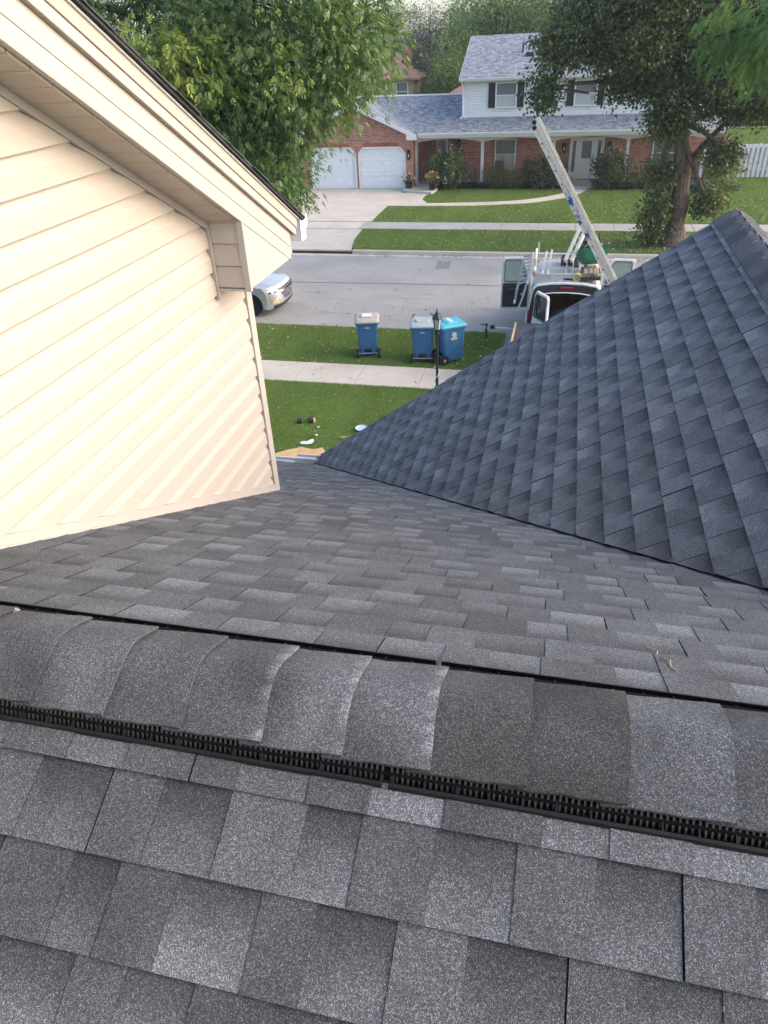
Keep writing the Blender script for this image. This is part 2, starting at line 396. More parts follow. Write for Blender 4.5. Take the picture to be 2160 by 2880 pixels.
# wing
Lw = (WX - xe) / cw; ncw = int(Lw / EXP) + 1
# v -> x = xe+v*cw ; u -> y ; keep y > yv(x)+.02
clw = [(1.0, 1.314 * cw, 3.138 - 1.314 * xe + .012), (0, -1, -Lw)]
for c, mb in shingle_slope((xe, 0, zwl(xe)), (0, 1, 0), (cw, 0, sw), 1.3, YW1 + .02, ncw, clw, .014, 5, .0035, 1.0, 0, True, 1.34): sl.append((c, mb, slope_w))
cl2 = [(1.0, 1.314 * cw * -1, -9), (0, -1, -4.4)]
far_w = shingle_slope((5.1, 0, zwl(5.1)), (0, 1, 0), (-cw, 0, sw), 1.3, YW1 + .02, 33, [(0, -1, -(5.1 - WX) / cw), (1.0, 1.314 * cw, 1.417 + 1.314 * (5.1 - WX) + .012)], .014, 6, .002, 1.0, 0, True, 1.3)
camp = Vector((0, 0, 7.6))
def proj_px(p):
    d = p - camp; z = d.dot(_fw)
    if z < .05: return None
    return 1080 + 2000 * d.dot(_rt) / z, 1440 - 2000 * d.dot(_up) / z
def seen(c):
    q = proj_px(c); return q is not None and -250 < q[0] < 2420 and -100 < q[1] < 3150
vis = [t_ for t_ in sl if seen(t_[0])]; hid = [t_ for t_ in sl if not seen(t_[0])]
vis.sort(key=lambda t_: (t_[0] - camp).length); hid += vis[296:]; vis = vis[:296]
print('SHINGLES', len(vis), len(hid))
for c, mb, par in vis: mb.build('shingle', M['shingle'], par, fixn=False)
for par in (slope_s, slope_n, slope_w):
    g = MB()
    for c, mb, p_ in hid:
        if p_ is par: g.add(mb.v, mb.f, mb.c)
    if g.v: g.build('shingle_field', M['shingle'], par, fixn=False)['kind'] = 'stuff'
g = MB()
for c, mb in far_w: g.add(mb.v, mb.f, mb.c)
g.build('shingle_field', M['shingle'], slope_r, fixn=False)['kind'] = 'stuff'

# --- ridge vent with its cap shingles
HV = .026
def ridge_prof(y, lift):                       # height of the vent cap over y (rounded ridge)
    d = abs(y - YR); return ZR - TM * (math.sqrt(d * d + .0009) - .0) + HV + lift
vent = MB(); vent.box((XW - .02, .735, ZR - .125), (4, 1.0, ZR - .05)); rv = vent.build('ridge_vent', M['vent_dark'], house)
def tri_strip(x0, x1, ya, yb_, n, lift, mb, col, th=.006, endlift=0., jag=0., rr=random):
    """curved slab across the ridge"""
    V_ = []; C_ = []; nx = 8
    for i in range(nx + 1):
        x = x0 + (x1 - x0) * i / nx
        for k in range(n + 1):
            f = k / n; yy = ya + (yb_ - ya) * f
            xx = x + (.006 * noise.noise(Vector((yy * 9, x0 * 5, 1))) if i in (0, nx) else 0)
            if k in (0, n): yy += jag * noise.noise(Vector((x * 40, x0 * 9, k)))
            h = lift + endlift * i / nx + .0015 * noise.noise(Vector((xx * 11, yy * 11, 4)))
            V_.append((xx, yy, ridge_prof(yy, h))); s_ = 1 + .45 * noise.noise(Vector((xx * 9, yy * 9, x0 * 3)))
            wn = 1.0
            C_.append([c * s_ * wn for c in col])
    m = (n + 1) * (nx + 1); T = [(p[0], p[1], p[2] - th) for p in V_]; F = []
    for i in range(nx):
        for k in range(n):
            a = i * (n + 1) + k; F.append((a, a + n + 1, a + n + 2, a + 1)); F.append((m + a, m + a + 1, m + a + n + 2, m + a + n + 1))
        a = i * (n + 1); F.append((a, m + a, m + a + n + 1, a + n + 1)); a += n; F.append((a, a + n + 1, m + a + n + 1, m + a))
    for k in range(n):
        F.append((k, k + 1, m + k + 1, m + k)); a = nx * (n + 1) + k; F.append((a, m + a, m + a + 1, a + 1))
    return mb.add(V_ + T, F, C_ + [[c * .4 for c in cc] for cc in C_])
edges = [-1.95, -1.79, -1.63, -1.47, -1.30, -1.127, -.946, -.788, -.63, -.475, -.322, -.169, -.006, .157, .32, .48, .64, .80, .96, 1.12, 1.28, 1.44, 1.6, 1.76, 1.92]
ct = [.11, .10, .11, .10, .098, .105, .118, .096, .105, .125, .112, .068, .06, .105, .07, .1, .08, .11, .07, .1, .09, .1, .08, .1]
for i in range(len(edges) - 1):
    g = MB(); c = ct[i % len(ct)]; tint = (.86, .875, .865) if i in (11, 12) else (.81, .86, .91)
    tri_strip(edges[i] - .012, edges[i + 1] + .03, .740, .966, 18, .003, g, [c * t_ for t_ in tint], .006, .012, .003)
    if edges[i] > -.7 and edges[i] < -.3:                       # chalky worn right-hand edge
        n_ = 19
        for k in range(n_):
            idx = 8 * n_ + k; s_ = 1.15 + 1.5 * noise.noise(Vector((k * .55, i * 3.1, 0))); s_ = max(s_, 1)
            g.c[idx] = tuple(min(x * s_ + .05 * s_ - .03, .5) for x in g.c[idx])
    g.build('ridge_cap_shingle', M['shingle'], rv, smooth=False, fixn=False)
def vent_side(x0, x1, near=True):
    sgn = -1 if near else 1
    yo = YR + sgn * .146                       # outer rail
    def zz(y, h): return ZR - TM * abs(y - YR) + h
    r = MB()
    prof = [(yo + sgn * .0, .002), (yo + sgn * .006, .002), (yo + sgn * .004, .018 if near else .024), (yo + sgn * -.001, .018 if near else .024)]
    r.loft([[(x, y, zz(y, h)) for y, h in prof] for x in (x0, x1)])
    x = x0 + .006
    while x < x1:
        r.bar((x, yo, zz(yo, .011)), (x, YR + sgn * .125, zz(YR + sgn * .125, .011)), .0028, .012); x += .055
    rail = r.build('vent_baffle', M['black_plastic'], rv, fixn=True)
    f_ = MB(); f_.add([(x0, yo, zz(yo, .003)), (x1, yo, zz(yo, .003)), (x1, YR + sgn * .10, zz(YR + sgn * .10, .004)), (x0, YR + sgn * .10, zz(YR + sgn * .10, .004))], [(0, 1, 2, 3)]); f_.build('vent_tray', M['vent_dark'], rv)
    if near:
        p = MB(); x = x0 + .002
        while x < x1:
            p.bar((x, YR + sgn * .137, zz(YR + sgn * .132, .003)), (x, YR + sgn * .119, zz(YR + sgn * .119, .030)), .0034, .003, (0, 1, 0)); x += .0098
        p.build('vent_louvre', M['louvre'], rv, fixn=False)
M['louvre'] = plain('louvre_plastic', (.04, .037, .033), .55, .3, 40, .35)
XG = -.21
for x0, x1 in ((XW - .02, XG - .006), (XG + .006, 1.01), (1.022, 2.24), (2.252, 3.3)): vent_side(x0, x1, True)
for x0, x1 in ((XW - .02, -.171), (-.160, 1.05), (1.062, 2.28), (2.29, 3.3)): vent_side(x0, x1, False)
# --- wing ridge caps
y = YW1 + .02; i = 0
while y > 1.6:
    g = MB(); c = (.10, .075, .09, .065, .105)[i % 5]; i += 1; hw = .15; secs = []
    for yy, up_ in ((y, .040), (y - .24, .022)):
        sec = []
        for k in range(9):
            d = -hw + 2 * hw * k / 8; sec.append((WX + d, yy, WZ - TW * (math.sqrt(d * d + .0012) - .0) + up_ + .006))
        sec2 = [(p[0], p[1], p[2] - .006) for p in sec][::-1]; secs.append(sec + sec2)
    g.loft(secs, col=(c * .845, c * .872, c * .90)); g.build('ridge_cap_shingle', M['shingle'], slope_w); y -= .2
# --- valley: woven bulge strip of the street slope under the cut edge
# --- gutters of the street eave
def gutter(mb, p0, p1, sgn, sz=.11):
    """K-style gutter profile, outward = sgn * perpendicular"""
    p0 = Vector(p0); p1 = Vector(p1); d = (p1 - p0).normalized(); o = Vector((d.y, -d.x, 0)) * sgn
    pr = [(0, 0), (0, -sz), (.65 * sz, -sz), (.75 * sz, -.55 * sz), (1.05 * sz, -.35 * sz), (1.05 * sz, 0), (.95 * sz, 0), (.95 * sz, -.3 * sz), (.68 * sz, -.5 * sz), (.6 * sz, -.93 * sz), (.06 * sz, -.93 * sz), (.06 * sz, 0)]
    mb.loft([[p + o * a + Vector((0, 0, h)) for a, h in pr] for p in (p0, p1)])
ze = zst(YE)
g = MB(); gutter(g, (-4.5, YE + .02, ze - .005), (-2.52, YE + .02, ze - .005), -1); gutter(g, (-2.60, YE + .10, ze + .01), (-2.3, YE + .10, ze + .01), -1, .09)
g.build('eave_gutter', M['white'], house)
g = MB(); g.box((-9, YE - .03, ze - .2), (-2.5, YE + .015, ze - .02)); g.build('eave_fascia', M['trim'], house)

# ================================================================ cream gable of the two-storey part
YC = 3.694
RK = .55                                       # rake slope
yridge = -2.2
def zrake(y): return 7.504 - RK * (y - 2.164)  # soffit line at the wall
def yrake(z): return 2.164 - (z - 7.504) / RK
b = MB(); yk = yridge - (YC - yridge)
b.prism([(XW - .02, YC - .03, 4.0), (XW - .02, YC - .03, zrake(YC - .03)), (XW - .02, yridge, zrake(yridge)), (XW - .02, yk, zrake(YC)), (XW - .02, yk, 4.0)], (-7, 0, 0))
gw = b.build('gable_wall', M['cream'], house); gw['label'] = 'cream siding gable wall of the upper storey'
LAP = .1148; z0 = 5.261 - 4 * LAP
prof = [(.0150, 0), (.0168, .003), (.0160, .03), (.0150, .064), (.0125, .073), (.0055, .09), (.0015, .104), (.0005, .122), (-.012, .122), (-.012, 0)]
k = 0
while True:
    zb = z0 + k * LAP; k += 1
    if zb > zrake(yridge) - .15: break
    ya = yridge - 3.0
    s0 = [(XW + dx, ya if zb + dz < zrake(ya) else max(ya, yridge - (yrake(zb + dz) - yridge)), zb + dz) for dx, dz in prof]
    s1 = [(XW + dx, min(YC - .015, yrake(zb + dz)), zb + dz) for dx, dz in prof]
    if s1[0][1] - s0[0][1] < .1: break
    # let planks start where the near roof covers them
    g = MB(); g.loft([s0, s1]); g.build('siding_plank', M['cream'], gw)
# corner post
g = MB(); g.box((XW - .05, YC - .062, 4.3), (XW + .020, YC + .020, 6.62)); g.box((XW + .0201, YC - .062, 4.3), (XW + .026, YC - .05, 6.62)); g.build('corner_trim', M['trim'], house, bevel=.004)
# trim along the roof at the wall foot
def foot(y): return zst(y) if y > YR else ZR + TM * (y - YR)
g = MB(); g.prism([(XW + .012, YR, foot(YR) + .012), (XW + .012, YC - .03, foot(YC - .03) + .012), (XW + .012, YC - .03, foot(YC - .03) + .058), (XW + .012, YR, foot(YR) + .058)], (.012, 0, 0))
g.prism([(XW + .012, -3.2, foot(-3.2) + .012), (XW + .012, YR - .001, foot(YR) + .012), (XW + .012, YR - .001, foot(YR) + .058), (XW + .012, -3.2, foot(-3.2) + .058)], (.012, 0, 0))
g.prism([(XW + .024, YR, foot(YR) + .012), (XW + .024, YC - .03, foot(YC - .03) + .012), (XW + .024, YC - .03, foot(YC - .03) + .02), (XW + .024, YR, foot(YR) + .02)], (.008, 0, 0))
g.build('wall_foot_trim', M['trim'], house)
# rake J-trim under the soffit, and vertical leg beside the box return
g = MB(); ya = -.4
g.prism([(XW + .008, ya, zrake(ya) - .035), (XW + .008, 3.335, zrake(3.335) - .035), (XW + .008, 3.335, zrake(3.335) + .004), (XW + .008, ya, zrake(ya) + .004)], (.016, 0, 0))
g.prism([(XW + .008, 3.300, 6.50), (XW + .008, 3.318, 6.50), (XW + .008, 3.318, zrake(3.32) - .012), (XW + .008, 3.300, zrake(3.3) - .012)], (.02, 0, 0))
g.build('rake_trim', M['cream'], house)
XF = -1.49
def zfb(y): return 6.87 - .554 * (y - 3.32)    # fascia bottom edge
# soffit panels (each board runs from the wall to the fascia)
sof = MB(); sof.prism([(XW - .05, yridge, zrake(yridge) + .02), (XW - .05, 3.36, zrake(3.36) + .02), (XF, 3.36, zrake(3.36) + .02), (XF, yridge, zrake(yridge) + .02)], (0, 0, .01))
so = sof.build('soffit', M['soffit'], house)
y = 3.33; st = .083
while y > -2.0:
    y1, y0 = y, y - st + .007
    g = MB()
    q = [(XW + .01, y0, zrake(y0) - .002), (XF - .022, y0, zrake(y0) - .002), (XF - .022, y1, zrake(y1) - .002), (XW + .01, y1, zrake(y1) - .002)]
    g.prism(q, (0, 0, .014)); g.build('soffit_panel', M['soffit'], so, bevel=.003, segs=1); y -= st
# box return at the eave
ZB = 6.558
g = MB()
g.prism([(XF, 3.325, ZB), (XF, 3.915, ZB - .006), (XF, 3.325, zfb(3.325) + .03)], (-.2 - .01, 0, 0))
bx = g.build('box_return', M['trim'], house)
for i in range(3):                               # siding pieces on the camera side of the box
    za = ZB + .006 + i * .106; zc = min(za + .10, 6.87)
    g = MB(); g.loft([[(x, 3.3245, za), (x, 3.3120, za), (x, 3.3145, za + (zc - za) * .6), (x, 3.3205, zc), (x, 3.3245, zc)] for x in (XW + .03, XF - .028)]); g.build('siding_plank', M['soffit'], bx)
g = MB(); g.box((XF - .03, 3.308, ZB - .004), (XF + .004, 3.324, zfb(3.32) + .01)); g.build('corner_trim', M['trim'], bx, bevel=.002)
g = MB(); g.box((XW + .01, 3.306, ZB - .012), (XF + .003, 3.33, ZB - .001)); g.build('bottom_trim', M['trim'], bx)
# rake fascia: boards stacked up the slope
def rake_board(name, d0, d1, x0, x1, ye, mat, ys=-2.2):
    g = MB(); P = [(x0, ys, zfb(ys) + d0), (x0, ye, zfb(ye) + d0), (x0, ye, zfb(ye) + d1), (x0, ys, zfb(ys) + d1)]
    g.prism(P, (x1 - x0, 0, 0)); return g.build(name, mat, house, bevel=.003, segs=2)
rake_board('rake_fascia', 0, .072, XF - .02, XF + .004, 3.915, M['trim'])
rake_board('rake_fascia', .0722, .14, XF - .02, XF + .006, 3.925, M['trim'])
rake_board('rake_reveal', .1405, .156, XF - .02, XF + .002, 3.94, M['soffit'])
rake_board('rake_moulding', .1565, .20, XF - .02, XF + .022, 3.985, M['trim'])
rake_board('rake_moulding', .2005, .252, XF - .02, XF + .028, 4.0, M['cream'])
rake_board('drip_edge', .2525, .262, XF - .05, XF + .036, 4.02, M['offwhite'])
# upper roof: shingle edge courses seen from the side
g = MB(); P = [(XF + .05, -2.2, zfb(-2.2) + .263), (XF + .05, 4.06, zfb(4.06) + .263), (XF + .05, 4.06, zfb(4.06) + .275), (XF + .05, -2.2, zfb(-2.2) + .275)]
g.prism(P, (-8, 0, 0), (.05, .05, .052)); P = [(XF + .05, -2.2, zfb(-2.2) + .263), (XF + .05, -8.4, zfb(-2.2) + .263 - .554 * 6.2), (XF + .05, -8.4, zfb(-2.2) + .275 - .554 * 6.2), (XF + .05, -2.2, zfb(-2.2) + .275)]
g.prism(P, (-8, 0, 0), (.05, .05, .052)); up_roof = g.build('upper_roof', M['shingle'], house)
y = 4.07; i = 0
while y > -2.1:
    g = MB(); y0 = y - .165; xo = XF + .05 + random.uniform(.004, .014); c = random.choice((.05, .06, .075, .09))
    g.prism([(xo, y, zfb(y) + .276), (xo, y, zfb(y) + .285), (xo, y0, zfb(y0) + .279), (xo, y0, zfb(y0) + .276)], (-1.0, 0, 0), (c, c, c * 1.02)); g.build('shingle', M['shingle'], up_roof); y -= .125
# eave gutter end of the upper roof
g = MB(); gutter(g, (XF + .03, 4.03, 6.735), (-6, 4.03, 6.735), 1, .12); gutter_end = MB()
pr = [(0, 0), (0, -.12), (.08, -.12), (.092, -.066), (.126, -.042), (.126, 0)]
g.prism([(XF + .032, 4.03 + a, 6.735 + h) for a, h in pr], (.003, 0, 0)); g.build('eave_gutter', M['white'], house)
g = MB(); g.box((-6, 3.92, 6.55), (XF - .03, 4.028, 6.72)); g.build('eave_fascia', M['trim'], house)
# ================================================================ GROUND, STREET, WALKS
def sheet(name, poly, z, mat, th=.0, parent=None, kind='structure'):
    b = MB()
    if th: b.prism([(x, y, z - th) for x, y in poly], (0, 0, th))
    else: b.add([(x, y, z) for x, y in poly], [tuple(range(len(poly)))])
    o = b.build(name, mat, parent)
    if parent is None and kind: o['kind'] = kind
    return o
rect = lambda x0, y0, x1, y1: [(x0, y0), (x1, y0), (x1, y1), (x0, y1)]
sheet('ground', rect(-420, -420, 420, 420), -.15, M['lawn'])
sheet('road', rect(-300, 20.5, 300, 29.15), 0, M['asphalt'], .1)
sheet('near_parkway', rect(-60, 17.45, -1.35, 20.35), .12, M['lawn'], .2)
sheet('near_lawn', rect(-60, -30, -1.35, 16.15), .15, M['lawn'], .2)
sheet('near_driveway', rect(-1.35, 5.9, 4.3, 20.5), .06, M['asphalt'], .15)
sheet('near_side_lawn', rect(4.3, -30, 60, 20.35), .15, M['lawn'], .2)
k_ = MB(); k_.box((-60, 20.352, -.05), (-1.35, 20.52, .085)); k_.box((4.3, 20.352, -.05), (60, 20.52, .085)); k_.build('near_kerb', M['concrete_grey'], bevel=.02)['kind'] = 'structure'
k_ = MB(); k_.box((-8.4, 29.15, -.05), (60, 29.32, .15)); k_.box((-60, 29.15, -.05), (-14.6, 29.32, .15)); k_.box((-60, 28.82, -.05), (60, 29.148, .012)); k_.build('far_kerb', M['concrete'], bevel=.03)['kind'] = 'structure'
sheet('far_parkway', [(-8.4, 29.322), (60, 29.322), (60, 32.74), (-8.86, 32.74), (-8.7, 30.6)], .17, M['lawn'], .2)
sheet('far_parkway_west', rect(-60, 29.322, -14.3, 32.74), .17, M['lawn'], .2)
sheet('far_lawn', rect(-300, 34.12, 300, 400), .19, M['lawn'], .2)
# slabs
walk = sheet('near_sidewalk', rect(-60, 16.151, -1.36, 17.449), .10, M['soil'], .1)
x = -6.48 - 1.64 * 6
while x < -1.4:
    g = MB(); g.box((x + .006, 16.16, .08), (min(x + 1.634, -1.37), 17.44, .155 + random.uniform(-.003, .003))); g.build('slab', M['concrete'], walk, bevel=.006, segs=1); x += 1.64
walk = sheet('far_sidewalk', rect(-60, 32.745, 60, 34.115), .12, M['soil'], .1)
x = -13.9 - 1.6 * 3
while x < 16:
    g = MB(); inside = -14.3 < x < -9.6
    g.box((x + .006, 32.755, .1), (x + 1.594, 34.105, .188 + random.uniform(-.003, .003))); g.build('slab', M['concrete_grey'] if not inside else M['concrete'], walk, bevel=.006, segs=1); x += 1.6
drive = sheet('far_driveway', [(-14.6, 29.16), (-8.42, 29.16), (-8.7, 30.6), (-8.87, 32.74), (-14.3, 32.74)], .10, M['soil'], .1)
def slab(parent, poly, z, mat, name='slab', th=.1):
    g = MB(); g.prism([(x, y, z - th) for x, y in poly], (0, 0, th)); return g.build(name, mat, parent, bevel=.006, segs=1)
slab(drive, [(-14.6, 29.16), (-11.5, 29.16), (-11.5, 32.74), (-14.3, 32.74)], .165, M['concrete']); slab(drive, [(-11.488, 29.16), (-8.42, 29.16), (-8.7, 30.6), (-8.87, 32.74), (-11.488, 32.74)], .165, M['concrete'])
for y0, y1 in ((34.13, 37.6), (37.612, 42.18)):
    slab(drive, rect(-14.3, y0, -11.506, y1), .205, M['concrete']); slab(drive, rect(-11.494, y0, -8.8, y1), .205, M['concrete'])
gw_ = sheet('front_walk', [(-8.79, 37.6), (-6.87, 37.58), (-6.95, 38.5), (-7.28, 39.13), (-7.32, 40.16), (-7.1, 41.3), (-8.79, 41.3)], .19, M['soil'], .05)
slab(gw_, [(-8.79, 37.6), (-6.87, 37.58), (-6.95, 38.5), (-7.28, 39.13), (-7.32, 40.16), (-7.1, 41.0), (-8.79, 41.0)], .208, M['concrete'])
up_e = [(-7.04, 38.24), (-4.92, 38.43), (-2.91, 38.79), (-1.62, 39.42), (-.59, 40.33), (-.07, 41.07), (.24, 42.25)]
lo_e = [(-6.86, 37.55), (-4.79, 37.66), (-2.84, 37.98), (-1.57, 38.45), (-.38, 39.33), (.48, 40.32), (1.15, 42.25)]
def catm(P, n=4):
    o = []
    for i in range(len(P) - 1):
        p0, p1, p2, p3 = [Vector((*P[max(0, min(len(P) - 1, j))], 0)) for j in (i - 1, i, i + 1, i + 2)]
        for k in range(n):
            t = k / n; q = .5 * ((2 * p1) + (p2 - p0) * t + (2 * p0 - 5 * p1 + 4 * p2 - p3) * t * t + (3 * p1 - p0 - 3 * p2 + p3) * t ** 3); o.append((q.x, q.y))
    return o + [P[-1]]
U_, L_ = catm(up_e), catm(lo_e)
for i in range(0, len(U_) - 1, 3):
    j = min(i + 3, len(U_) - 1); e = .012
    slab(gw_, L_[i:j + 1] + U_[i:j + 1][::-1], .212 + .002 * (i % 2), M['concrete'], th=.05)
# street seam and patches
g = MB(); pts = [(-30, 25.0), (-13.4, 25.16), (-9.92, 25.14), (-7.2, 25.2), (-5, 25.27), (-2.8, 25.29), (5, 25.45), (30, 25.6)]
for i in range(len(pts) - 1):
    a, b_ = pts[i], pts[i + 1]; g.add([(a[0], a[1] - .022, .005), (b_[0], b_[1] - .022, .005), (b_[0], b_[1] + .022, .005), (a[0], a[1] + .022, .005)], [(0, 1, 2, 3)])
g.build('road_seam', M['tar'])['kind'] = 'structure'
M['stain'] = ground_mat('old_stain', (.235, .228, .215), .25, 4, (.25, .24, .225))
_r = random.Random(4)
for i_ in range(14):                                # oil and water marks in the street
    cx_, cy_ = _r.uniform(-9, 0), _r.uniform(21.2, 28.3); a_, b0_ = _r.uniform(.15, .7), _r.uniform(.05, .16)
    sheet('road_stain', [(cx_ + a_ * math.cos(q) * (1 + .3 * math.sin(3 * q + i_)), cy_ + b0_ * math.sin(q) * (1 + .3 * math.cos(2 * q + i_))) for q in np.linspace(0, 6.0, 14)], .003 + .0001 * i_, M['stain'])
g = MB()                                             # hairline cracks
for i_ in range(2):
    p_ = [_r.uniform(-9, -1), _r.uniform(21.5, 28)]; d_ = _r.uniform(-.4, .4)
    for k_ in range(14):
        q_ = [p_[0] + .22 * math.cos(d_), p_[1] + .22 * math.sin(d_)]; w2 = .005; nx_, ny_ = -math.sin(d_) * w2, math.cos(d_) * w2
        g.add([(p_[0] - nx_, p_[1] - ny_, .0048), (q_[0] - nx_, q_[1] - ny_, .0048), (q_[0] + nx_, q_[1] + ny_, .0048), (p_[0] + nx_, p_[1] + ny_, .0048)], [(0, 1, 2, 3)]); p_ = q_; d_ += _r.uniform(-.6, .6)
g.build('road_cracks', M['tar'])['kind'] = 'structure'
M['patch'] = ground_mat('asphalt_patch', (.17, .165, .165), .2, 3, (.2, .195, .19))
sheet('road_patch', [(-4.6, 27.2), (-4.35, 27.3), (-4.08, 27.22), (-4.16, 28.4), (-4.4, 28.3), (-4.68, 28.35)], .004, M['patch'])

# ---- grass blades and fallen leaves: real geometry nobody could count
def in_poly(P, poly):
    x, y = P[:, 0], P[:, 1]; ins = np.zeros(len(P), bool); n = len(poly); j = n - 1
    for i in range(n):
        xi, yi = poly[i]; xj, yj = poly[j]
        c = ((yi > y) != (yj > y)) & (x < (xj - xi) * (y - yi) / (yj - yi + 1e-12) + xi); ins ^= c; j = i
    return ins
def lf_noise(P, sc, seed=0):
    r = np.random.default_rng(seed); o = np.zeros(len(P))
    for k in range(7):
        a = r.uniform(0, 2 * math.pi); f = sc * r.uniform(.6, 1.9); o += np.sin(P[:, 0] * math.cos(a) * f + P[:, 1] * math.sin(a) * f + r.uniform(0, 7))
    return o / 7
def grass(name, label, poly, z, dens, h, wd, excl=(), parent=None):
    poly = np.array(poly); x0, y0 = poly.min(0); x1, y1 = poly.max(0); n = int((x1 - x0) * (y1 - y0) * dens)
    P = np.stack([rng.uniform(x0, x1, n), rng.uniform(y0, y1, n)], 1); k = in_poly(P, poly.tolist())
    for e in excl: k &= ~in_poly(P, e)
    P = P[k]; n = len(P); a = rng.uniform(0, 2 * math.pi, n); d = np.stack([np.cos(a), np.sin(a)], 1) * wd * .5
    hh = h * rng.uniform(.5, 1.2, n) * (1 + .35 * lf_noise(P, 2.2, 3)); ln = rng.normal(0, .5, (n, 2)) * hh[:, None]
    V = np.zeros((n, 3, 3)); V[:, 0, :2] = P - d; V[:, 1, :2] = P + d; V[:, 2, :2] = P + ln; V[:, :2, 2] = z - .004; V[:, 2, 2] = z + hh
    t = .5 + .5 * lf_noise(P, .9, 5) * .8 + rng.normal(0, .22, n); t = np.clip(t, 0, 1)[:, None]
    st = (.5 + .5 * np.sin(P[:, 0] * 2 * math.pi / 1.15 + P[:, 1] * .15))[:, None] * .10
    c = np.array([.088, .146, .034]) * (1 - t) + np.array([.185, .255, .066]) * t; c = c * (.95 + st)
    dry = rng.random(n) < .03; c[dry] = np.array([.2, .19, .08])
    C_ = np.repeat(c, 3, 0); F = np.arange(n * 3).reshape(-1, 3)
    o = fast_mesh(name, V.reshape(-1, 3), F, M['grass'], C_); tag(o, label, None, None, 'stuff'); o['category'] = 'grass'; return o
walk_poly = U_ + L_[::-1]; apron = [(-8.79, 37.6), (-6.87, 37.58), (-6.95, 38.5), (-7.28, 39.13), (-7.32, 40.16), (-7.1, 41.3), (-8.79, 41.3)]
bed_a = [(-7.05, 41.45), (-6.5, 41.9), (-5.61, 42.1), (-2.9, 42.06), (-.64, 42.02), (.1, 42.0), (.1, 42.66), (-6.85, 42.66)]
bed_b = [(1.25, 41.85), (2.27, 41.68), (4.22, 41.85), (5.45, 41.6), (6.81, 40.65), (8.4, 41.37), (8.43, 42.2), (7.4, 43.8), (1.25, 43.8)]
grass('lawn_grass', 'short mown grass between the near sidewalk and the house', rect(-8.6, 10.5, -1.36, 16.17), .15, 3800, .05, .009)
grass('verge_grass', 'strip of grass under the three wheeled bins', rect(-11.5, 17.43, -1.36, 20.37), .12, 3600, .045, .010)
grass('verge_grass', 'strip of grass between the far sidewalk and kerb', [(-8.4, 29.33), (9, 29.33), (11, 32.76), (-8.86, 32.76), (-8.7, 30.6)], .17, 1500, .055, .016)
grass('lawn_grass', 'wide mown front lawn of the brick house', rect(-8.78, 34.1, 13.5, 45.0), .19, 1000, .06, .02, (walk_poly, apron, bed_a, bed_b, rect(-8.8, 42.6, 7.2, 46)))
grass('lawn_grass', 'back lawn behind the board fence', rect(8.9, 45.2, 20, 68), .19, 250, .07, .04)
def litter(name, label, areas, size, cols, seed, curl=.3):
    r = np.random.default_rng(seed); Vs = []; Cs = []
    for (x0, y0, x1, y1, z, n) in areas:
        P = np.stack([r.uniform(x0, x1, n), r.uniform(y0, y1, n), np.full(n, z)], 1); keep = np.ones(n, bool)
        for e in (walk_poly, apron, bed_a, bed_b):
            if y1 > 34.2: keep &= ~in_poly(P, e)
        P = P[keep]; n = len(P)
        a = r.uniform(0, 2 * math.pi, n); s = size * r.uniform(.5, 1.4, n); e1 = np.stack([np.cos(a), np.sin(a), r.normal(0, curl, n)], 1) * s[:, None]; e2 = np.stack([-np.sin(a), np.cos(a), r.normal(0, curl, n)], 1) * s[:, None] * .42
        V = np.stack([P - e1, P + e2 + [0, 0, size * .1], P + e1, P - e2 + [0, 0, size * .1]], 1); V[:, :, 2] = np.maximum(V[:, :, 2], z - size * .02); Vs.append(V.reshape(-1, 3))
        c = np.array(cols)[r.integers(0, len(cols), n)] * r.uniform(.7, 1.2, (n, 1)); Cs.append(np.repeat(c, 4, 0))
    V = np.concatenate(Vs); o = fast_mesh(name, V, np.arange(len(V)).reshape(-1, 4), M['leaf_dry'], np.concatenate(Cs)); tag(o, label, None, None, 'stuff'); o['category'] = 'leaves'
M['leaf_dry'] = leaf_mat('dry_leaf', .15, .7)
litter('fallen_leaves', 'small pale yellow leaves scattered over the lawns', [(-8.3, 29.4, 9, 32.7, .215, 900), (1.2, 29.3, 7, 31.7, .215, 800), (-8.6, 34.2, 10, 36.5, .235, 350), (-3, 34.2, 9, 38.5, .235, 500), (2, 34.2, 9, 41, .235, 300), (-9, 17.5, -1.5, 20.3, .155, 170), (-6.6, 11.5, -2, 16.1, .185, 40)], .042, [(.36, .35, .12), (.40, .38, .17), (.32, .32, .10), (.40, .40, .22)], 4)
litter('fallen_leaves', 'brown leaves gathered along the far kerb and in the street', [(-8, 28.7, 8, 29.12, .02, 420), (-10, 20.6, -1.4, 23, .012, 70), (-9, 23, -1, 28.5, .012, 40), (-8, 20.52, -1.5, 20.8, .02, 60), (-7.5, 16.2, -1.8, 17.4, .165, 14)], .045, [(.10, .06, .035), (.16, .10, .05), (.24, .15, .07), (.05, .04, .03)], 5)
# ================================================================ BRICK HOUSE ACROSS THE STREET
YG = 42.2; PY = YG + .55
fh = thing('house', 'two-storey house with red brick ground floor and white siding above', 'house', (-2, 44, .2))
def P4(name, mat, parent=None, bevel=0, **k):
    pass
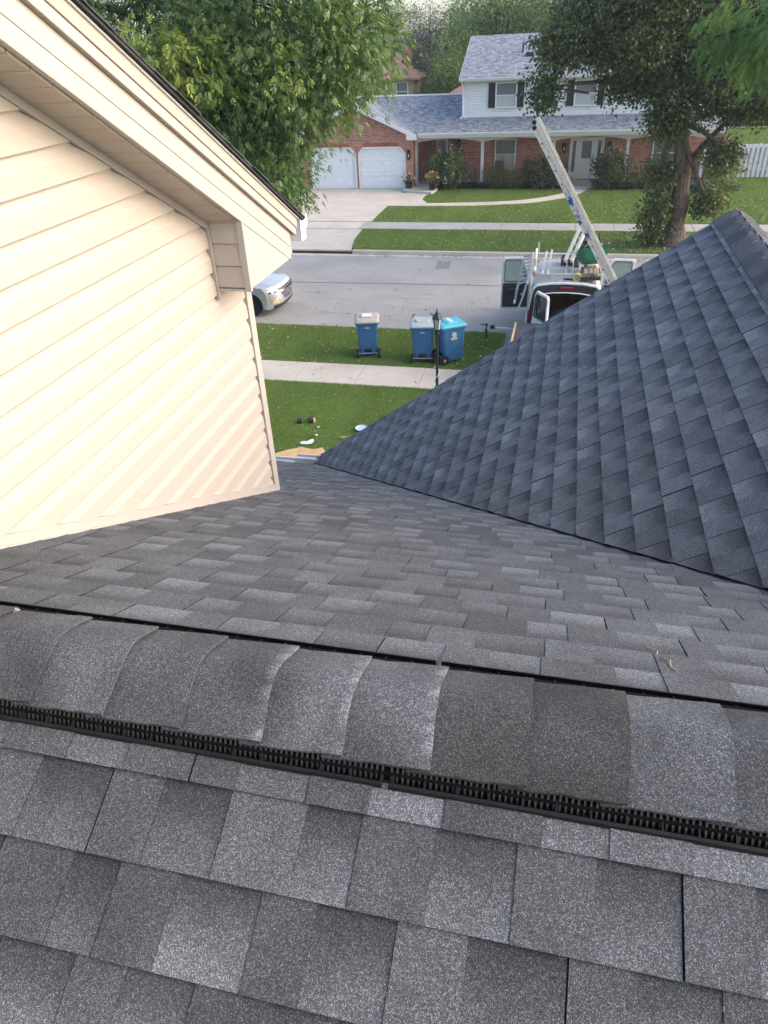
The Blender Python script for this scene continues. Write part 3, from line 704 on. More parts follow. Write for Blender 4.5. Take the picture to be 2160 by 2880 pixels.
# garage front
b = MB()
def brk(x0, x1, z0, z1, y0=YG, y1=YG + .25): b.box((x0, y0, z0), (x1, y1, z1))
brk(-14.75, -14.2, .2, 2.275); brk(-11.61, -11.40, .2, 2.275); brk(-8.8, -8.33, .2, 2.275)
b.prism([(-14.75, YG, 2.275), (-8.33, YG, 2.275), (-8.33, YG, 2.84), (-11.55, YG, 4.30), (-14.75, YG, 2.86)], (0, .25, 0))
for xa, xb in ((-14.2, -11.61), (-11.40, -8.8)):
    b.prism([(xa, YG + .001, 2.274), (xa, YG + .001, 1.98), (xa + .28, YG + .001, 2.274)], (0, .24, 0)); b.prism([(xb, YG + .001, 2.274), (xb, YG + .001, 1.98), (xb - .28, YG + .001, 2.274)], (0, .24, 0))
b.box((-14.75, YG + .25, .2), (-14.5, 49, 2.84)); b.box((-8.58, YG + .2505, .2), (-8.33, 44.6, 2.84)); b.box((-14.5, 48.75, .2), (7, 49, 2.9))
b.build('garage_wall', M['brick'], fh)
# soldier course over the doors
b = MB()
for xa, xb in ((-14.2, -11.61), (-11.40, -8.8)):
    x = xa + .28
    while x < xb - .3: b.box((x + .004, YG - .012, 2.31), (x + .068, YG + .05, 2.50)); x += .075
b.build('soldier_course', M['soldier'] if 'soldier' in M else plain('soldier_brick', (.30, .10, .065), .9, .4, 9), fh)
b = MB(); b.box((-8.33, 44.6, .2), (-5.95, 44.85, 2.84)); b.box((-5.95, 43.8, .2), (7.0, 44.05, 2.84)); b.box((-5.95, 44.0505, .2), (-5.7, 44.6, 2.84)); b.box((6.75, 44.0505, .2), (7.0, 48.7, 2.84)); b.build('porch_wall', M['brick'], fh)
# garage doors
M['gdoor'] = plain('garage_door_paint', (.68, .69, .695), .45, .03, 3, .4)
for xa, xb in ((-14.2, -11.61), (-11.40, -8.8)):
    g = MB(); g.prism([(xa, YG + .06, .2), (xb, YG + .06, .2), (xb, YG + .06, 2.0), (xb - .27, YG + .06, 2.27), (xa + .27, YG + .06, 2.27), (xa, YG + .06, 2.0)], (0, .05, 0)); d = g.build('garage_door', M['gdoor'], fh)
    W_ = (xb - xa - .12) / 4; H_ = 2.07 / 4
    for r in range(4):
        for c in range(4):
            x0 = xa + .06 + c * W_ + .07; x1 = x0 + W_ - .14; z0 = .2 + r * H_ + .10; z1 = z0 + H_ - .2
            if r == 3: z1 -= .06; x0 += .14 if c == 0 else 0; x1 -= .14 if c == 3 else 0
            g = MB(); y0 = YG + .06
            for q in (((x0, z0), (x1, z0 + .028)), ((x0, z1 - .028), (x1, z1)), ((x0, z0 + .0285), (x0 + .028, z1 - .0285)), ((x1 - .028, z0 + .0285), (x1, z1 - .0285))): g.box((q[0][0], y0 - .022, q[0][1]), (q[1][0], y0 + .001, q[1][1]))
            g.box((x0 + .06, y0 - .016, z0 + .06), (x1 - .06, y0 + .001, z1 - .06)); g.build('panel', M['gdoor'], d, bevel=.006, segs=1)
    for r in range(1, 4):
        g = MB(); g.box((xa + .02, YG + .052, .2 + r * H_ - .006), (xb - .02, YG + .0605, .2 + r * H_ + .006)); g.build('section_joint', M['offwhite'], d)
    g = MB()
    for p, q in (((xa, .2), (xa, 2.0)), ((xa, 2.0), (xa + .275, 2.275)), ((xa + .275, 2.275), (xb - .275, 2.275)), ((xb - .275, 2.275), (xb, 2.0)), ((xb, 2.0), (xb, .2))): g.bar((p[0], YG + .01, p[1]), (q[0], YG + .01, q[1]), .09, .07, (0, 1, 0))
    g.build('door_frame', M['white'], d)
# low roof
RP = .38
def zl(y): return 2.96 + RP * (y - 41.9)
g = MB(); g.prism([(-8.15, 41.9, zl(41.9)), (7.3, 41.9, zl(41.9)), (7.3, 45.8, zl(45.8)), (-11.58, 45.8, zl(45.8))], (0, 0, -.12)); g.prism([(-14.9, 45.801, zl(45.8)), (7.3, 45.801, zl(45.8)), (7.3, 49.6, zl(42)), (-14.9, 49.6, zl(42))], (0, 0, -.12)); lr = g.build('lower_roof', M['far_roof'], fh)
M['far_roof_side'] = M['far_roof']
pk = (-11.58, 4.46)
g = MB(); g.prism([(pk[0], 41.85, pk[1]), (-8.10, 41.85, 2.93), (-8.10, 45.9, 2.93), (pk[0], 45.9, pk[1])], (0, 0, -.1)); g.prism([(pk[0] - .001, 41.85, pk[1]), (-15.06, 41.85, 2.93), (-15.06, 45.9, 2.93), (pk[0] - .001, 45.9, pk[1])], (0, 0, -.1)); g.build('garage_roof', M['far_roof_y'] if 'far_roof_y' in M else M['far_roof'], fh)
# garage rake fascia
for xe_ in (-8.06, -15.10):
    g = MB(); g.prism([(pk[0], 41.80, pk[1] - .02), (xe_, 41.80, 2.90), (xe_, 41.80, 2.70), (pk[0], 41.80, pk[1] - .24)], (0, .045, 0)); g.build('rake_fascia', M['white'], fh)
g = MB(); g.prism([(-8.06, 41.795, 2.92), (-8.62, 41.795, 2.92), (-8.62, 41.795, 2.66), (-8.06, 41.795, 2.66)], (0, .4, 0)); g.build('box_return', M['white'], fh)
g = MB(); g.add([(-8.5, 41.9, 2.955), (7.3, 41.9, 2.955), (7.3, PY + .1, 2.86), (-8.5, PY + .1, 2.86)], [(0, 1, 2, 3)]); g.build('porch_soffit', M['white'], fh)
g = MB(); gutter(g, (-8.0, 41.9, 2.965), (7.3, 41.9, 2.965), 1, .12); g.build('gutter', M['white'], fh)
g = MB(); g.box((-8.02, 41.905, 2.74), (7.3, 41.95, 2.95)); g.build('eave_fascia', M['white'], fh)
# ridge flashing of the low roof
g = MB(); g.tube([(-14.9, 45.8, zl(45.8) + .01), (-5.8, 45.8, zl(45.8) + .01)], .06, 6); g.build('ridge_flashing', M['offwhite'], fh)
# posts and arched valances

posts = [-8.27, -4.64, -.88, 2.86, 6.62]
for x in posts:
    g = MB(); g.box((x - .075, PY - .02, .36), (x + .075, PY + .13, 2.66)); g.box((x - .095, PY - .04, .36), (x + .095, PY + .15, .50)); g.build('porch_post', M['white'], fh, bevel=.008)
for a, b_ in zip(posts[:-1], posts[1:]):
    lo = [(a + .076 + (b_ - a - .152) * t / 12, PY, 2.42 + .17 * math.sin(math.pi * t / 12) ** .8) for t in range(13)]
    g = MB(); g.prism(lo + [(b_ - .076, PY, 2.90), (a + .076, PY, 2.90)], (0, .05, 0)); g.build('arched_valance', M['white'], fh)
# porch slab & steps
g = MB(); g.box((-8.32, 42.65, .18), (7.0, 43.79, .36)); g.box((-8.33, 43.791, .18), (-5.96, 44.59, .36)); g.build('porch_slab', M['concrete'], fh, bevel=.015)
g = MB(); g.prism([(-8.78, 41.2, .19), (-7.05, 40.5, .19), (-6.9, 41.2, .19), (-6.9, 42.64, .19), (-8.31, 42.64, .19), (-8.31, 42.15, .19), (-8.78, 42.15, .19)], (0, 0, .13)); g.build('porch_step', M['concrete'], fh, bevel=.015)
g = MB(); g.box((.0, 42.2, .19), (1.6, 42.64, .28)); g.build('porch_step', M['concrete'], fh, bevel=.015)
M['blind'] = plain('window_blind', (.36, .37, .38), .35, .08, 2, .7)
M['screen'] = glass('dark_pane', (.12, .13, .145), .12)
def window(parent, x0, x1, z0, z1, y, fr=.07, lower=None, mull=True, frame=None):
    frame = frame or M['offwhite']
    g = MB(); g.box((x0 - fr, y - .05, z1), (x1 + fr, y + .03, z1 + fr)); g.box((x0 - fr, y - .07, z0 - fr), (x1 + fr, y + .03, z0)); g.box((x0 - fr, y - .05, z0 + .0005), (x0, y + .03, z1 - .0005)); g.box((x1, y - .05, z0 + .0005), (x1 + fr, y + .03, z1 - .0005))
    w_ = g.build('window', frame, parent, bevel=.006, segs=1); zm = (z0 + z1) / 2
    g = MB(); g.box((x0, y - .01, zm + .02), (x1, y, z1)); g.build('pane', M['screen'], w_)
    g = MB(); g.box((x0, y - .001, z0), (x1, y + .009, zm - .02)); g.build('pane', lower or M['blind'], w_)
    if mull: g = MB(); g.box((x0, y - .03, zm - .02), (x1, y + .005, zm + .02)); g.build('sash_bar', frame, w_)
    return w_
M['drape'] = plain('drape_behind_glass', (.34, .31, .24), .4, .2, 3, .6, stretch=(6, 1, .3))
window(fh, -4.0, -2.98, .95, 2.36, 43.79, .075, M['drape'])
window(fh, -7.35, -6.88, 1.35, 2.32, 44.58, .09, M['screen'], False)
window(fh, 4.25, 5.5, .95, 2.32, 43.79, .075, M['screen'])
M['shutter'] = plain('black_shutter', (.018, .019, .024), .5, .1, 8, .3)
# upper storey: lapped white boards
g = MB(); z = 3.3; pr = []
while z < 5.22: pr += [(.022, z), (.014, z + .098), (-.04, z + .098), (-.04, z + .12)]; z += .12
for y0 in (43.35,):
    V_ = [(-5.72, y0 - d, zz) for d, zz in pr] + [(7.0, y0 - d, zz) for d, zz in pr]; n_ = len(pr)
    g.add(V_, [(i, i + 1, n_ + i + 1, n_ + i) for i in range(n_ - 1)])
g.box((-5.72, 43.395, 3.2), (7.0, 48.9, 5.3)); g.prism([(-5.721, 43.352, 5.3), (-5.721, 51.7, 5.3), (-5.721, 47.55, 7.0)], (.1, 0, 0)); g.prism([(7.001, 43.352, 5.3), (7.001, 51.7, 5.3), (7.001, 47.55, 7.0)], (-.1, 0, 0)); uw = g.build('upper_wall', M['white2'], fh)
g = MB(); g.box((-5.76, 43.30, 3.36), (-5.66, 43.40, 5.25)); g.build('corner_trim', M['white'], fh)
for x0, x1 in ((-4.04, -3.05), (-.02, .99)):
    window(fh, x0, x1, 3.98, 5.05, 43.31, .065, frame=M['white'])
    for xs in (x0 - .43, x1 + .075):
        g = MB(); g.box((xs, 43.285, 3.95), (xs + .345, 43.32, 5.09)); 
        for k in range(18): g.box((xs + .05, 43.275, 4.0 + k * .058), (xs + .295, 43.286, 4.035 + k * .058))
        g.build('shutter', M['shutter'], fh)
g = MB(); window(fh, 3.9, 4.9, 3.98, 5.05, 43.31, .065, frame=M['white'])
UP = .383
def zu(y): return 5.36 + UP * (y - 42.95)
g = MB(); g.prism([(-5.95, 42.95, zu(42.95)), (7.2, 42.95, zu(42.95)), (7.2, 47.55, zu(47.55)), (-5.95, 47.55, zu(47.55))], (0, 0, -.12)); g.prism([(-5.95, 47.551, zu(47.55)), (7.2, 47.551, zu(47.55)), (7.2, 52.1, zu(43)), (-5.95, 52.1, zu(43))], (0, 0, -.12)); ur = g.build('upper_roof', M['far_roof'], fh)
g = MB(); g.box((-5.95, 42.96, 5.20), (7.2, 43.345, 5.22)); g.box((-5.95, 42.945, 5.19), (7.2, 42.985, 5.34)); g.build('eave_fascia', M['white'], fh)
g = MB(); gutter(g, (-5.97, 42.94, 5.35), (7.2, 42.94, 5.35), 1, .12); g.build('gutter', M['white'], fh)
g = MB(); g.prism([(-5.96, 42.95, 5.34), (-5.96, 47.55, zu(47.55) - .02), (-5.96, 47.55, zu(47.55) - .2), (-5.96, 42.95, 5.18)], (-.03, 0, 0)); g.build('rake_fascia', M['white'], fh)
g = MB(); g.tube([(-5.85, 42.9, 5.24), (-5.83, 43.05, 5.1), (-5.80, 43.27, 4.95), (-5.80, 43.27, 3.6), (-5.92, 43.15, 3.5)], .045, 6); g.build('downspout', M['white'], fh)
# roof vents
g = MB(); g.tube([(-2.95, 45.5, zu(45.5) - .05), (-2.95, 45.5, zu(45.5) + .42)], .055, 10); g.build('vent_pipe', M['shutter'], ur)
g = MB(); g.box((-2.75, 44.95, zu(44.95) - .02), (-2.35, 45.3, zu(44.95) + .2)); g.build('roof_vent', M['shutter'], ur, bevel=.02)
g = MB(); g.box((1.0, 47.3, 6.9), (1.7, 47.9, 7.5)); g.build('chimney', M['brick'], ur)
# entrance
ent = MB(); ent.box((-.06, 43.70, .38), (.0, 43.80, 2.44)); ent.box((1.66, 43.70, .38), (1.72, 43.80, 2.44)); ent.box((.0005, 43.70, 2.36), (1.6595, 43.80, 2.44)); ent.box((.36, 43.72, .38), (.44, 43.80, 2.3595)); ent.box((1.22, 43.72, .38), (1.30, 43.80, 2.3595))
M['doorpaint'] = plain('door_paint', (.66, .64, .60), .5, .04, 4)
e_ = ent.build('entrance_frame', M['doorpaint'], fh)
for x0, x1 in ((.0005, .3595), (1.3005, 1.6595)):
    g = MB(); g.box((x0, 43.76, .38), (x0 + .10, 43.799, 2.359)); g.box((x1 - .10, 43.76, .38), (x1, 43.799, 2.359)); g.box((x0 + .1, 43.76, .38), (x1 - .1, 43.799, .75)); g.box((x0 + .1, 43.76, 2.28), (x1 - .1, 43.799, 2.359)); s_ = g.build('sidelight', M['doorpaint'], fh); g = MB(); g.box((x0 + .1005, 43.78, .7505), (x1 - .1005, 43.79, 2.2795)); g.build('pane', M['screen'], s_)
g = MB(); g.box((.441, 43.75, .41), (1.219, 43.79, 2.355)); d = g.build('front_door', M['doorpaint'], fh)
g = MB(); g.box((.58, 43.738, 1.42), (1.08, 43.752, 2.26)); g.build('door_glass', M['screen'], d)
g = MB()
for q in (((.54, 1.38), (1.12, 1.42)), ((.54, 2.26), (1.12, 2.30)), ((.54, 1.4205), (.58, 2.2595)), ((1.08, 1.4205), (1.12, 2.2595))): g.box((q[0][0], 43.73, q[0][1]), (q[1][0], 43.751, q[1][1]))
for x0 in (.55, .86):
    for q in (((x0, .56), (x0 + .25, .59)), ((x0, 1.2), (x0 + .25, 1.23)), ((x0, .5905), (x0 + .03, 1.1995)), ((x0 + .22, .5905), (x0 + .25, 1.1995))): g.box((q[0][0], 43.738, q[0][1]), (q[1][0], 43.751, q[1][1]))
g.build('door_panel', M['doorpaint'], d)
M['iron'] = plain('black_iron', (.012, .012, .012), .45, .1, 9, .4)
g = MB(); g.box((1.15, 43.70, 1.28), (1.19, 43.75, 1.52)); g.tube([(1.17, 43.69, 1.0), (1.17, 43.66, 1.1), (1.17, 43.69, 1.25)], .015, 6); g.build('door_handle', M['iron'], d)
M['lampglass'] = plain('lantern_glass', (.55, .56, .55), .15, .05, 5, .6)
for x, y, z in ((-8.57, YG - .06, 1.72), (-6.15, 44.52, 1.95), (-.35, 43.72, 1.75), (1.98, 43.72, 1.75)):
    g = MB(); g.box((x - .08, y + .03, z - .05), (x + .08, y + .06, z + .45)); g.lathe([(.03, .45), (.10, .36), (.11, .33), (.09, .32), (.09, .30)], (x, y, z), 6); g.lathe([(.03, -.04), (.075, .02), (.075, .05)], (x, y, z), 6)
    for a in range(6): g.bar((x + .08 * math.cos(a * math.pi / 3), y + .08 * math.sin(a * math.pi / 3), z + .04), (x + .09 * math.cos(a * math.pi / 3), y + .09 * math.sin(a * math.pi / 3), z + .32), .012, .012)
    l_ = g.build('wall_lantern', M['iron'], fh); g = MB(); g.lathe([(.03, .06), (.035, .2), (.02, .24)], (x, y, z), 8); g.build('lantern_bulb', M['lampglass'], l_)
for (x, z, r, c) in ((-7.95, 2.05, .2, (.22, .10, .075)), (-7.78, 1.55, .12, (.45, .42, .38))):
    g = MB(); g.box((x - r, 44.55, z - r * .7), (x + r, 44.598, z + r * .7), col=c); g.box((x - r * .75, 44.54, z - r * .5), (x + r * .75, 44.5505, z + r * .5), col=tuple(k * 1.4 for k in c)); tag(g.build('wall_plaque', M['attr'], bevel=.01), 'small pale framed plaque on the brick porch wall' if r < .15 else 'wide dark plaque high on the brick porch wall', 'plaque')
# porch chairs
def chair(x, y, rz, label):
    t = thing('porch_chair', label, 'chair', (x, y, .38), 'chairs on the brick house porch'); Mx = Matrix.Translation((x, y, .38)) @ Matrix.Rotation(rz, 4, 'Z'); col = (.10, .055, .045)
    def bb(nm, lo, hi, Mr=None): g = MB(); g.box(lo, hi, Mx if Mr is None else Mx @ Mr, col); g.build(nm, M['attr'], t, bevel=.006, segs=1)
    for sx in (-.27, .23):
        bb('leg', (sx, -.3, 0), (sx + .04, -.25, .58)); bb('leg', (sx, .28, 0), (sx + .04, .33, .58)); bb('armrest', (sx - .03, -.36, .58), (sx + .07, .36, .605))
    for k in range(5): bb('seat_slat', (-.229, -.28 + k * .11, .36 - k * .012), (.229, -.18 + k * .11, .382 - k * .012))
    Mr = Matrix.Translation((0, .27, .34)) @ Matrix.Rotation(R(-14), 4, 'X')
    for k in range(5): bb('back_slat', (-.23 + k * .094, 0, 0), (-.15 + k * .094, .022, .62 + .07 * math.sin(math.pi * (k + .5) / 5)), Mr)
    bb('back_rail', (-.24, .0225, .14), (.24, .05, .20), Mr)
chair(-3.72, 43.25, R(8), 'dark wooden porch chair in front of the curtained window'); chair(-2.3, 43.25, R(-8), 'dark wooden porch chair against bare brick, right of the window')
t = thing('plant_stand', 'thin black metal plant stand on the porch beside the garage wall', 'stand', (-7.75, 43.7, .38))
g = MB(); g.tube([(-7.75 + .2 * math.cos(a), 43.7 + .2 * math.sin(a), 1.1) for a in np.linspace(0, 6.283, 17)], .014, 5, False); g.build('hoop', M['iron'], t)
g = MB(); g.lathe([(.2, 0), (.2, .02)], (-7.75, 43.7, 1.08), 16, col=(.18, .13, .08)); g.build('top', M['attr'], t)
for a in range(4):
    g = MB(); g.tube([(-7.75 + .2 * math.cos(a * 1.571 + .6), 43.7 + .2 * math.sin(a * 1.571 + .6), .38), (-7.75 + .13 * math.cos(a * 1.571 + .6), 43.7 + .13 * math.sin(a * 1.571 + .6), .75), (-7.75 + .19 * math.cos(a * 1.571 + .6), 43.7 + .19 * math.sin(a * 1.571 + .6), 1.09)], .012, 5); g.build('leg', M['iron'], t)
# small white garden box on a stake
t = thing('garden_marker', 'small white arched box on a stake in the planting bed', 'marker', (-6.55, 42.0, .2))
g = MB(); g.tube([(-6.55, 42.0, .2), (-6.55, 42.0, .5)], .02, 6); g.build('stake', M['iron'], t)
g = MB(); g.prism([(-6.66, 41.92, .48), (-6.44, 41.92, .48), (-6.44, 41.92, .70)] + [(-6.55 + .11 * math.cos(a), 41.92, .70 + .11 * math.sin(a)) for a in (.5, 1.0, 1.57, 2.1, 2.6)] + [(-6.66, 41.92, .70)], (0, .2, 0)); g.build('body', M['white'], t, bevel=.008)
g = MB(); g.box((-6.6, 41.914, .55), (-6.5, 41.921, .68)); g.build('opening', M['iron'], t)

# ---------------- board fence
M['fence'] = plain('fence_paint', (.58, .59, .60), .7, .12, 5, .3, dirt=(.40, .40, .40), stretch=(4, 4, .4))
M['fence_brown'] = plain('fence_bare', (.30, .23, .19), .85, .2, 5, .2, stretch=(4, 4, .4))
fe = thing('board_fence', 'pale grey board-on-board fence facing the lawn at right', 'fence', (11, 45.2, .2))
for z in (.55, 1.62):
    g = MB(); g.box((8.6, 45.113, z), (15, 45.224, z + .09)); g.build('rail', M['fence'], fe)
x = 8.62; i = 0
while x < 15:
    g = MB(); wv = random.uniform(-.004, .004); y0 = 45.09 if i % 2 == 0 else 45.225
    hgt = 1.82 + random.uniform(-.015, .015); g.prism([(x + wv, y0, .22), (x + .14 + wv, y0, .22), (x + .14, y0, hgt - .03), (x + .11, y0, hgt), (x + .03, y0, hgt), (x, y0, hgt - .03)], (0, .022, 0)); g.build('board', M['fence'], fe); x += .118; i += 1
for x in (8.55, 10.95, 13.35):
    g = MB(); g.box((x - .04, 45.12, .15), (x + .049, 45.21, 1.86)) if x < 8.6 else g.box((x, 45.25, .15), (x + .09, 45.33, 1.80)); g.build('post', M['fence'], fe)
fe2 = thing('board_fence', 'brown weathered board fence running back beside the brick house', 'fence', (8.5, 48.5, .2))
y = 45.25
while y < 52:
    g = MB(); g.box((8.46, y, .22), (8.485, y + .125, 1.85 + random.uniform(-.02, .02))); g.build('board', M['fence_brown'], fe2); y += .13
g = MB(); g.box((8.4855, 45.25, .6), (8.53, 52, .69)); g.build('rail', M['fence_brown'], fe2); g = MB(); g.box((8.4855, 45.25, 1.6), (8.53, 52, 1.69)); g.build('rail', M['fence_brown'], fe2)

# ---------------- houses further back
def hip_house(label, x0, x1, y0, y1, ez, rz_, wallmat, roofmat, wins, ch=None, name='house'):
    t = thing(name, label, 'house', ((x0 + x1) / 2, (y0 + y1) / 2, .2))
    g = MB(); g.box((x0, y0, .15), (x1, y1, ez)); g.build('wall', wallmat, t)
    o = .45; ym = (y0 + y1) / 2; ins = (y1 - y0) / 2
    A = [(x0 - o, y0 - o, ez), (x1 + o, y0 - o, ez), (x1 + o, y1 + o, ez), (x0 - o, y1 + o, ez)]; Rg = [(x0 + ins - o, ym, rz_), (x1 - ins + o, ym, rz_)]
    g = MB(); g.add(A + Rg + [(p[0], p[1], p[2] - .15) for p in A], [(0, 1, 5, 4), (1, 2, 5), (2, 3, 4, 5), (3, 0, 4), (0, 6, 7, 1), (1, 7, 8, 2), (2, 8, 9, 3), (3, 9, 6, 0), (6, 9, 8, 7)]); rf = g.build('roof', roofmat, t)
    for (xa, xb, za, zb) in wins: window(t, xa, xb, za, zb, y0 - .01, .07, M['screen'])
    if ch: g = MB(); g.box((ch[0], ym - .4, ch[1] - 2), (ch[0] + .7, ym + .4, ch[1])); g.build('chimney', M['brick'], rf)
M['tan_siding'] = plain('tan_siding', (.30, .24, .15), .8, .1, 3, .3, stretch=(.3, .3, 9))
hip_house('tan house with a brown hip roof half hidden by trees', -24, -11.75, 60, 68, 4.62, 6.6, M['tan_siding'], M['brown_roof'], [(-13.0, -12.2, 3.2, 4.3), (-17, -16, 3.2, 4.3)], (-13.3, 6.7))
hip_house('low house with a brown roof behind the white siding', -8.2, 6, 56, 63, 3.75, 5.6, M['tan_siding'], M['brown_roof'], [(-6, -5, 1.5, 2.8)])
hip_house('distant brick house beyond the clipped hedge at far right', 13.4, 26, 74, 82, 3.2, 5.2, M['brick'], M['brown_roof'], [(13.9, 14.5, 1.2, 2.3), (17, 18, 1.2, 2.3)])
# chain-link posts in front of the hedge
fe3 = thing('wire_fence', 'thin wire fence with dark posts beyond the board fence', 'fence', (14, 66, .2))
for x in np.arange(10, 22, 2.4):
    g = MB(); g.tube([(x, 66, .15), (x, 66, 1.35)], .03, 6); g.build('post', M['iron'], fe3)
g = MB()
for z in (.3, .65, 1.0, 1.3): g.tube([(10, 66, z), (21.6, 66, z)], .012, 4)
g.build('wire', M['offwhite'], fe3)
# ================================================================ VEHICLES
M['silver'] = plain('silver_paint', (.50, .50, .49), .28, .02, 3, .6, metal=.55)
M['chrome'] = plain('chrome', (.75, .76, .77), .15, .03, 6, .6, metal=1.0)
M['tyre'] = plain('tyre_rubber', (.012, .012, .013), .8, .2, 20, .2)
M['rim'] = plain('dark_rim', (.02, .02, .021), .4, .1, 20, .5, metal=.3)
M['blackgloss'] = plain('black_gloss', (.01, .01, .011), .25, .1, 9, .5)
M['darkgrey'] = plain('dark_trim', (.03, .03, .032), .65, .15, 8, .3, dirt=(.06, .055, .05))
M['clear'] = plain('clear_lens', (.62, .64, .65), .08, .1, 30, .8)
M['amber'] = plain('amber_lens', (.55, .40, .18), .15, .1, 30, .6)
M['red_lens'] = plain('red_lens', (.35, .01, .02), .2, .1, 20, .6)
M['alu'] = plain('worn_aluminium', (.55, .53, .49), .5, .15, 7, .5, metal=.35, dirt=(.30, .28, .25))
M['steel'] = plain('grey_steel', (.33, .34, .35), .5, .2, 9, .5, metal=.4)
M['vanwhite'] = plain('weathered_white_paint', (.66, .67, .66), .45, .12, 4, .4, dirt=(.36, .35, .33))
M['ply'] = plain('plywood', (.36, .20, .09), .8, .3, 5, .2, stretch=(1, 1, .3))
M['ply_dark'] = plain('stained_plywood', (.16, .075, .035), .8, .3, 5, .2)
M['tarp'] = plain('blue_tarp', (.05, .10, .16), .6, .25, 7, .4)
M['lumber'] = plain('grey_lumber', (.27, .22, .175), .9, .3, 8, .2, stretch=(6, .6, 6), dirt=(.16, .13, .11))
M['cab_glass'] = glass('tinted_glass', (.02, .025, .025), .05)
def see_glass(name, col, k):
    m, t, b, o = nodes(name); b.inputs['Base Color'].default_value = (*col, 1); b.inputs['Roughness'].default_value = .05
    tr = N(t, 'BsdfTransparent'); tr.inputs[0].default_value = (.75, .86, .82, 1); mx = N(t, 'MixShader'); mx.inputs[0].default_value = k; t.links.new(tr.outputs[0], mx.inputs[1]); t.links.new(b.outputs[0], mx.inputs[2]); t.links.new(mx.outputs[0], o.inputs[0]); return m
M['clear_glass'] = see_glass('door_glass', (.25, .30, .29), .35)
def wheel(par, c, r, wd, spokes=5, mat_r=None):
    g = MB(); g.lathe([(r * .62, -wd / 2), (r * .9, -wd / 2), (r, -wd * .36), (r, wd * .36), (r * .9, wd / 2), (r * .62, wd / 2)], c, 28, 'Y'); t = g.build('wheel', M['tyre'], par, smooth=False)
    g = MB(); g.lathe([(r * .55, -wd * .2), (r * .64, -wd * .46), (r * .66, -wd * .44), (r * .66, wd * .44)], c, 28, 'Y')
    for k in range(spokes):
        a = 2 * math.pi * k / spokes + .3; d = Vector((math.cos(a), 0, math.sin(a))); g.bar(Vector(c) + Vector((0, -wd * .40, 0)) + d * .03, Vector(c) + Vector((0, -wd * .44, 0)) + d * r * .62, .05, .03, (0, 1, 0))
    g.lathe([(.06, -wd * .46), (.06, 0)], c, 12, 'Y'); g.build('rim', mat_r or M['rim'], t)
# ---------------- silver crossover parked at the near kerb, nose towards +X
car = thing('car', 'silver crossover with black wheels, nose showing past the cream wall corner', 'car', (-11, 22.17, 0))
CX, CY = -8.66, 22.17
def xf(y, z):                                     # nose surface
    q = abs(y) / .92; pr = [(.2, .13), (.3, .06), (.42, .01), (.55, .0), (.72, .025), (.84, .07), (.93, .17)]
    for (za, a), (zb_, b_) in zip(pr[:-1], pr[1:]):
        if z <= zb_: s_ = a + (b_ - a) * max(0, (z - za)) / (zb_ - za); break
    else: s_ = pr[-1][1]
    return CX - s_ - .10 * q ** 2 - .30 * q ** 7
def patch(mb, f, us, vs_, th=0):
    n = len(vs_); V_ = [f(u, v) for u in us for v in vs_]
    F = [(i * n + j, (i + 1) * n + j, (i + 1) * n + j + 1, i * n + j + 1) for i in range(len(us) - 1) for j in range(n - 1)]; mb.add(V_, F)
lin = lambda a, b_, n: [a + (b_ - a) * i / n for i in range(n + 1)]
g = MB(); ys = lin(-.92, .92, 26)
patch(g, lambda y, z: (xf(y, z), CY + y, z), ys, lin(.24, .93, 14))
def hood(y, s_):                                  # s 0..1 from nose to cowl
    x0 = xf(y, .93); x1 = CX - 1.32 - .0 * abs(y); q = abs(y) / .92
    z = .93 + .17 * (s_ ** .75) - .10 * q ** 3 * min(1, s_ * 4) + .02 * (abs(abs(y) - .55) < .12) * min(1, s_ * 3)
    return (x0 + (x1 - x0) * s_, CY + y, z)
patch(g, hood, ys, lin(0, 1, 12))
# sides with wheel arches
def side_poly():
    P = [(CX - .47, .3), (CX - .53, .24)]
    for wx in (-9.66, -12.35):
        P += [(wx + .43 * math.cos(a), .34 + .43 * math.sin(a)) for a in lin(R(-8), R(188), 14)]
    P += [(CX - 4.45, .3), (CX - 4.62, .6), (CX - 4.6, 1.02), (CX - 1.32, 1.0), (CX - .8, .955), (CX - .57, .925), (CX - .47, .84), (CX - .425, .72), (CX - .40, .55), (CX - .41, .42)]
    return P
for sy in (-1, 1):
    yy = CY + sy * .905; g.prism([(x, yy, z) for x, z in side_poly()], (0, sy * .02, 0))
g.box((-13.28, CY - .9, .6), (-13.2, CY + .9, 1.05)); g.box((-13.2, CY - .9, .95), (CX - 1.3, CY + .9, 1.0))
body = g.build('body', M['silver'], car, smooth=False)
g = MB(); secs = []
for x, zt, wt in ((CX - 1.25, 1.02, .80), (CX - 2.1, 1.60, .66), (CX - 2.9, 1.66, .66), (CX - 3.9, 1.58, .64), (CX - 4.5, 1.05, .78)):
    secs.append([(x, CY - .86, 1.0), (x, CY - wt, zt), (x, CY + wt, zt), (x, CY + .86, 1.0)])
g.loft(secs); g.build('greenhouse', M['cab_glass'], car)
g = MB(); g.loft([[(x, CY - w_, z), (x, CY + w_, z), (x, CY + w_, z + .03), (x, CY - w_, z + .03)] for x, z, w_ in ((CX - 2.0, 1.56, .66), (CX - 2.9, 1.66, .68), (CX - 4.0, 1.58, .66))]); g.build('roof', M['silver'], car)
